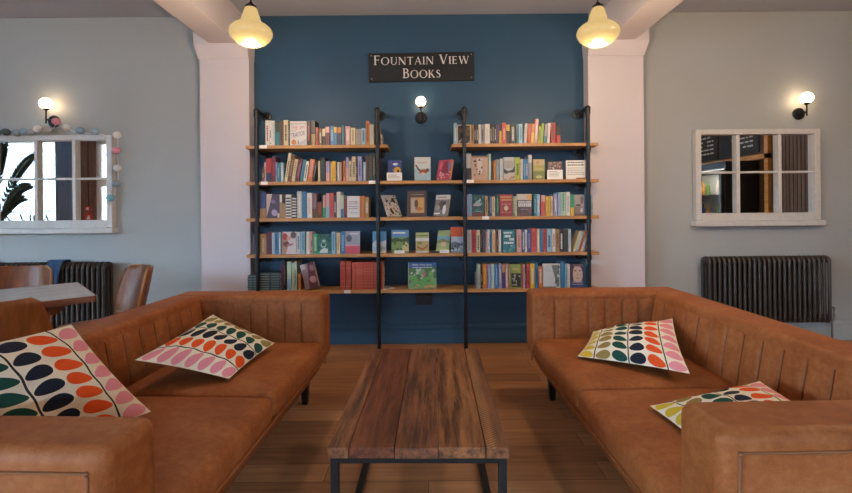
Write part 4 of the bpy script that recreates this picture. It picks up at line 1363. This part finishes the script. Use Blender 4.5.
# ================================================================== cushions
def cushion_mat():
    t = NT('leaf_row_print')
    tc = t.n('ShaderNodeTexCoord')
    sp = t.n('ShaderNodeSeparateXYZ'); t.l(tc.outputs['UV'], sp.inputs[0])
    u, v = sp.outputs[0], sp.outputs[1]
    c6 = t.math('MULTIPLY', u, 6.0)
    col = t.math('FLOOR', c6)
    fu = t.math('FRACT', c6)
    par = t.math('MODULO', col, 2.0)          # 0 leaf leans to the stem on its far side
    sgn = t.math('SUBTRACT', 1.0, t.math('MULTIPLY', par, 2.0))
    R = 7.0
    vv = t.math('FRACT', t.math('ADD', t.math('MULTIPLY', v, R), .1))
    # leaf axes in cell units (cell is 1/6 wide, 1/7 high): x stretched to real size
    x = t.math('MULTIPLY', t.math('MULTIPLY', t.math('SUBTRACT', fu, .5), sgn), 1.17)
    y = t.math('SUBTRACT', vv, .5)
    ca, sa = math.cos(-.42), math.sin(-.42)
    xr = t.math('ADD', t.math('MULTIPLY', x, ca), t.math('MULTIPLY', y, sa))
    yr = t.math('SUBTRACT', t.math('MULTIPLY', y, ca), t.math('MULTIPLY', x, sa))
    # egg shape: fuller at the outer end
    yr2 = t.math('DIVIDE', yr, t.math('SUBTRACT', 1.0, t.math('MULTIPLY', xr, .55)))
    q = t.math('ADD', t.math('POWER', t.math('ABSOLUTE', t.math('DIVIDE', xr, .54)), 2.0), t.math('POWER', t.math('ABSOLUTE', t.math('DIVIDE', yr2, .38)), 2.0))
    leaf = t.math('LESS_THAN', q, 1.0)
    f3 = t.math('FRACT', t.math('MULTIPLY', u, 3.0))
    stem = t.math('LESS_THAN', t.math('ABSOLUTE', t.math('SUBTRACT', f3, .5)), .018)
    cols = t.ramp(u, [(0, lin('c9ad35')), (1 / 6, lin('8d7b48')), (2 / 6, lin('1a473f')), (3 / 6, lin('1d2334')), (4 / 6, lin('d9511f')), (5 / 6, lin('d98a97'))], 'CONSTANT')
    ob = t.coords('Object')
    wv = t.noise(ob, 380, 2)
    cloth = t.mix(wv, lin('d2c6b0'), lin('ece4d4'))
    a = t.mix(leaf, cloth, cols)
    a = t.mix(stem, a, lin('2b2a2c'))
    t.bsdf(a, .85, 0, .2, t.bump(wv, .25, .002))
    return t.m
M_CUSH = cushion_mat()
M_CBACK = plain('dark_cushion_backing', '22242c', .85, 0, .15, 150)
def cushion(c, label, bulge=.075, low=.018, u0=.001):
    N = 28
    c = [Vector(p) for p in c]                   # u0v0, u1v0, u1v1, u0v1
    org = sum(c, Vector()) / 4
    nrm = (c[1] - c[0] + c[2] - c[3]).cross(c[3] - c[0] + c[2] - c[1]).normalized()
    if nrm.z < 0: nrm = -nrm
    def pt(u, v, side):
        # edges pulled in a little between the pointed corners
        uu = u + (u - .5) * -.05 * (1 - (2 * v - 1) ** 2)
        vv = v + (v - .5) * -.05 * (1 - (2 * u - 1) ** 2)
        p = c[0] * (1 - uu) * (1 - vv) + c[1] * uu * (1 - vv) + c[2] * uu * vv + c[3] * (1 - uu) * vv
        a = max(0, 1 - abs(2 * u - 1) ** 2.6) ** .8 * max(0, 1 - abs(2 * v - 1) ** 2.6) ** .8
        wr = .004 * math.sin(u * 17 + v * 9) * a + .003 * math.sin(v * 31 - u * 13) * a
        return p - org + nrm * ((bulge * a + wr) if side > 0 else -low * a)
    def surf(name, side, mat, parent=None):
        vs = [pt(i / N, j / N, side) for j in range(N + 1) for i in range(N + 1)]
        fs = [(j * (N + 1) + i, j * (N + 1) + i + 1, (j + 1) * (N + 1) + i + 1, (j + 1) * (N + 1) + i) for j in range(N) for i in range(N)]
        if nrm.dot((Vector(vs[1]) - Vector(vs[0])).cross(Vector(vs[N + 1]) - Vector(vs[0]))) * side < 0:
            fs = [f[::-1] for f in fs]
        m = MB(); m.add(vs, fs, mat)
        o = m.build(name, parent, org if parent is None else (0, 0, 0), smooth=80, normals=False)
        uv = o.data.uv_layers.new(name='UVMap')
        for l in o.data.loops:
            k = l.vertex_index
            uv.data[l.index].uv = ((k % (N + 1)) / N * (.999 - u0) + u0, (k // (N + 1)) / N)
        return o
    o = surf('cushion', 1, M_CUSH)
    surf('backing', -1, M_CBACK, o)
    tag(o, label, 'cushion', 'leaf print cushions')
    return o
cushion([(-1.30, 1.25, .43), (-1.07, 1.78, .425), (-1.345, 1.74, .775), (-1.42, 1.21, .81)], 'leaf print cushion propped against the sofa back close behind the near arm', .07, .018, .16)
cushion([(-.867, 2.62, .445), (-.915, 2.12, .425), (-1.285, 2.02, .548), (-1.22, 2.62, .61)], 'leaf print cushion lying tilted on the sofa by the cafe table, pink edge outward', .06, .018, .14)
cushion([(.783, 2.40, .425), (1.17, 2.05, .455), (1.375, 2.576, .575), (1.0, 2.77, .455)], 'white leaf print cushion lying tilted in the corner by the far arm', .06)
cushion([(.88, 1.34, .425), (1.30, 1.33, .50), (1.28, 1.774, .525), (.866, 1.794, .425)], 'white leaf print cushion half hidden by the close sofa arm', .055)

# ================================================================== coffee table
TZ, TT = .45, .036
e = empty('coffee_table', (-.032, 1.447, 0), (0, 0, math.radians(-1.0))); tag(e, 'low rustic plank coffee table on a black metal frame between the sofas', 'table')
W2, TL = .288, 1.03
pm = [wood('table_plank_a', '40200f', '96603f', 'y', .5, 7, 15, .3, '2a1610'), wood('table_plank_b', '451c0e', '824a2e', 'y', .5, 6, 15, .3, '2a1610'), wood('table_plank_c', '42271c', '8e583a', 'y', .5, 8, 15, .3, '2a1610'), wood('table_plank_d', '472616', 'a0693f', 'y', .5, 6, 15, .3, '2a1610')]
def sawn():
    t = NT('table_plank_sawn')
    v = t.coords('Object', (14, 1, 14))
    n1 = t.noise(v, 2.6, 6, .6)
    base = t.ramp(n1, [(.34, lin('45281a')), (.64, lin('8a5838'))])
    r = t.coords('Object', (1, 1, 1), (0, 0, math.radians(-32)))
    wv = t.n('ShaderNodeTexWave'); wv.bands_direction = 'Y'
    wv.inputs['Scale'].default_value = 26; wv.inputs['Distortion'].default_value = 2.2; wv.inputs['Detail'].default_value = 2
    t.l(r, wv.inputs['Vector'])
    tc = t.n('ShaderNodeTexCoord'); sp = t.n('ShaderNodeSeparateXYZ'); t.l(tc.outputs['Object'], sp.inputs[0])
    near = t.math('SUBTRACT', 1.0, t.math('MULTIPLY', t.math('ABSOLUTE', t.math('SUBTRACT', sp.outputs[0], .232)), 38))
    f = t.math('MULTIPLY', t.math('MULTIPLY', t.math('MAXIMUM', near, .0), t.math('GREATER_THAN', sp.outputs[2], .447)), t.math('GREATER_THAN', wv.outputs['Fac'], .62))
    col = t.mix(t.math('MULTIPLY', f, .8), base, lin('b98a5c'))
    t.bsdf(col, .45, 0, .35, t.bump(wv.outputs['Fac'], .25, .003))
    return t.m
pm.append(sawn())
fr = [0, .12, .37, .61, .87, 1]
m = MB()
rr = random.Random(5)
for k in range(5):
    a, b = -W2 + 2 * W2 * fr[k] + .0012, -W2 + 2 * W2 * fr[k + 1] - .0012
    m.box(a, b, rr.uniform(-.001, .002), TL + rr.uniform(-.002, .002), TZ - TT, TZ - rr.uniform(0, .0012), pm[k])
m.build('tabletop', e, bevel=.0025, seg=2)
s = .026
m = MB()
x0, x1, y0, y1 = -W2 + .006, W2 - .006, .02, TL - .02
zt = TZ - TT
for y in (y0, y1 - s): m.box(x0 + s, x1 - s, y, y + s, zt - s, zt, M_BLACK)
for x in (x0, x1 - s): m.box(x, x + s, y0 + s, y1 - s, zt - s, zt, M_BLACK)
m.build('frame_rail', e, bevel=.002, seg=1)
for x in (x0, x1 - s):
    for y in (y0, y1 - s):
        m = MB(); m.box(x, x + s, y, y + s, 0, zt, M_BLACK); m.build('leg', e, bevel=.002, seg=1)
    m = MB(); m.box(x, x + s, y0 + s, y1 - s, 0, s, M_BLACK); m.build('floor_runner', e, bevel=.002, seg=1)

# ================================================================== cafe table and chairs by the window side
A0, B0 = Vector((-1.79, 2.49, 0)), Vector((-2.24, 2.955, 0))
ed = (B0 - A0).normalized(); nd = Vector((-ed.y, ed.x, 0))       # nd points away from the sofa corner
if nd.x > 0: nd = -nd
WT = (B0 - A0).length; LT = 1.25
cen = (A0 + B0) / 2 + nd * LT / 2
e = empty('cafe_table', cen, (0, 0, math.atan2(-nd.y, -nd.x))); tag(e, 'wooden plank cafe table between the plywood chairs', 'table')
M_TT = wood('sky_sheen_planks', '8a8c90', 'b8bcc2', 'x', .35, 6, 12, .1)  # sky reflected on the tabletop is put into the plank colour
M_TE = wood('cafe_table_timber', '5f3522', '935a3c', 'x', .5)
m = MB()
for k in range(4):
    y0 = -WT / 2 + k * WT / 4
    m.box(-LT / 2, LT / 2, y0 + .0015, y0 + WT / 4 - .0015, .715, .75, M_TT)
m.build('tabletop', e, bevel=.003, seg=1)
m = MB(); q = .006
m.box(-LT / 2 - .003, -LT / 2 - .0005, -WT / 2, WT / 2, .714, .747, M_TE); m.box(LT / 2 + .0005, LT / 2 + .003, -WT / 2, WT / 2, .714, .747, M_TE)
m.box(-LT / 2, LT / 2, -WT / 2 - .003, -WT / 2 - .0005, .714, .747, M_TE); m.box(-LT / 2, LT / 2, WT / 2 + .0005, WT / 2 + .003, .714, .747, M_TE)
m.build('edge_band', e)
m = MB()
m.prism([(-LT / 2 + .16, .66), (LT / 2 - .16, .66), (LT / 2 - .10, .714), (-LT / 2 + .10, .714)], -WT / 2 + .07, WT / 2 - .07, M_TE); m.build('apron', e)
for x in (-LT / 2 + .22, LT / 2 - .22):
    for y in (-WT / 2 + .12, WT / 2 - .12):
        m = MB(); m.box(x - .03, x + .03, y - .03, y + .03, 0, .66, M_TE); m.build('leg', e, bevel=.003, seg=1)

def ply():
    t = NT('walnut_plywood')
    v = t.coords('Object', (9, 9, 1.2))
    n1 = t.noise(v, 2.2, 5, .6)
    col = t.ramp(n1, [(.3, lin('5e3018')), (.55, lin('83481f')), (.75, lin('9c6034'))])
    t.bsdf(col, .42, 0, .3, t.bump(n1, .04, .002))
    return t.m
M_PLY = ply()
M_EDGE = plain('pale_plywood_edge', 'a57a52', .5)
def chair_mesh():
    prof = [(-.225, .425), (-.19, .448), (-.08, .447), (.06, .437), (.15, .442), (.195, .475), (.22, .54), (.242, .63), (.262, .72), (.278, .80), (.284, .825)]
    wid = [.18, .21, .225, .232, .24, .245, .245, .238, .224, .205, .17]
    lift = [.0, .005, .012, .02, .03, .03, .02, .008, 0, 0, 0]
    fwd = [0, 0, 0, 0, .02, .055, .09, .10, .095, .085, .075]
    NP, NU = 40, 20
    def samp(L, t):
        f = t * (len(L) - 1); i = min(int(f), len(L) - 2); k = f - i
        k = k * k * (3 - 2 * k) * .5 + k * .5
        return L[i] * (1 - k) + L[i + 1] * k
    px, pz = [p[0] for p in prof], [p[1] for p in prof]
    vs, fs = [], []
    for j in range(NP + 1):
        t = j / NP
        w = samp(wid, t)
        for i in range(NU + 1):
            u = -1 + 2 * i / NU
            x = samp(px, t) - samp(fwd, t) * abs(u) ** 2.2
            z = samp(pz, t) + samp(lift, t) * abs(u) ** 2.5
            vs.append((x, u * w, z))
    for j in range(NP):
        for i in range(NU):
            k = j * (NU + 1) + i
            fs.append((k, k + 1, k + NU + 2, k + NU + 1))
    m = MB(); m.add(vs, fs, M_PLY); m.mi(M_EDGE)
    return m
def chair(loc, face, label):
    """face: direction the sitter looks (chair front is local -x)"""
    e = empty('plywood_chair', (*loc, 0), (0, 0, math.atan2(-face[1], -face[0]))); tag(e, label, 'chair', 'plywood chairs round the cafe table')
    o = chair_mesh().build('shell', e, smooth=80, normals=False)
    s = o.modifiers.new('thick', 'SOLIDIFY'); s.thickness = .013; s.offset = 0; s.material_offset_rim = 1
    for x, y in ((-.13, -.13), (-.13, .13), (.12, -.13), (.12, .13)):
        m = MB(); m.tube([(x * 1.35, y * 1.4, 0), (x, y, .43)], [.009, .014], M_BLACK, 10); m.build('leg', e, smooth=40)
    m = MB(); m.box(-.15, .14, -.14, .14, .412, .424, M_BLACK); m.build('seat_plate', e)
    return e
chair((-2.115, 3.0), (-.66, -.75), 'brown plywood chair turned side-on at the end of the cafe table')
chair((-2.79, 2.98), (.12, -1), 'brown plywood chair facing the camera behind the cafe table')
chair((-1.985, 2.14), (-.42, .9), 'dark brown plywood chair seen from behind, next to the sofa back')
# blue cloth over the radiator
m = MB()
N = 14
mcl = plain('blue_cloth', '2f4f74', .85, 0, .15, 40)
cx = P(55, 264, 3.96).x
vs, fs = [], []
pathz = [(4.075, .66), (4.07, .74), (4.04, .778), (4.0, .782), (3.965, .775), (3.955, .72), (3.95, .64), (3.948, .56), (3.946, .50)]
for j, (y, z) in enumerate(pathz):
    w = [.05, .06, .07, .072, .07, .055, .042, .036, .03][j]
    for i in range(N + 1):
        u = -1 + 2 * i / N
        vs.append((cx + u * w, y + .008 * math.sin(u * 7) * (1 if j > 4 else .2) - (.01 if j > 4 else 0), z))
for j in range(len(pathz) - 1):
    for i in range(N):
        k = j * (N + 1) + i
        fs.append((k, k + 1, k + N + 2, k + N + 1))
m.add(vs, fs, mcl)
o = m.build('cloth', None, smooth=80, normals=False); sm = o.modifiers.new('thick', 'SOLIDIFY'); sm.thickness = .006
tag(o, 'blue cloth draped over the radiator behind the cafe table', 'cloth')

# ================================================================== picture settings
S.view_settings.view_transform = 'Standard'
S.view_settings.look = 'None'
S.view_settings.gamma = 1
S.view_settings.use_curve_mapping = False
S.view_settings.exposure = 1.5
S.cycles.use_denoising = True
S.cycles.max_bounces = 10
S.cycles.diffuse_bounces = 5
S.cycles.transparent_max_bounces = 12
S.cycles.sample_clamp_indirect = 6
S.cycles.caustics_reflective = False
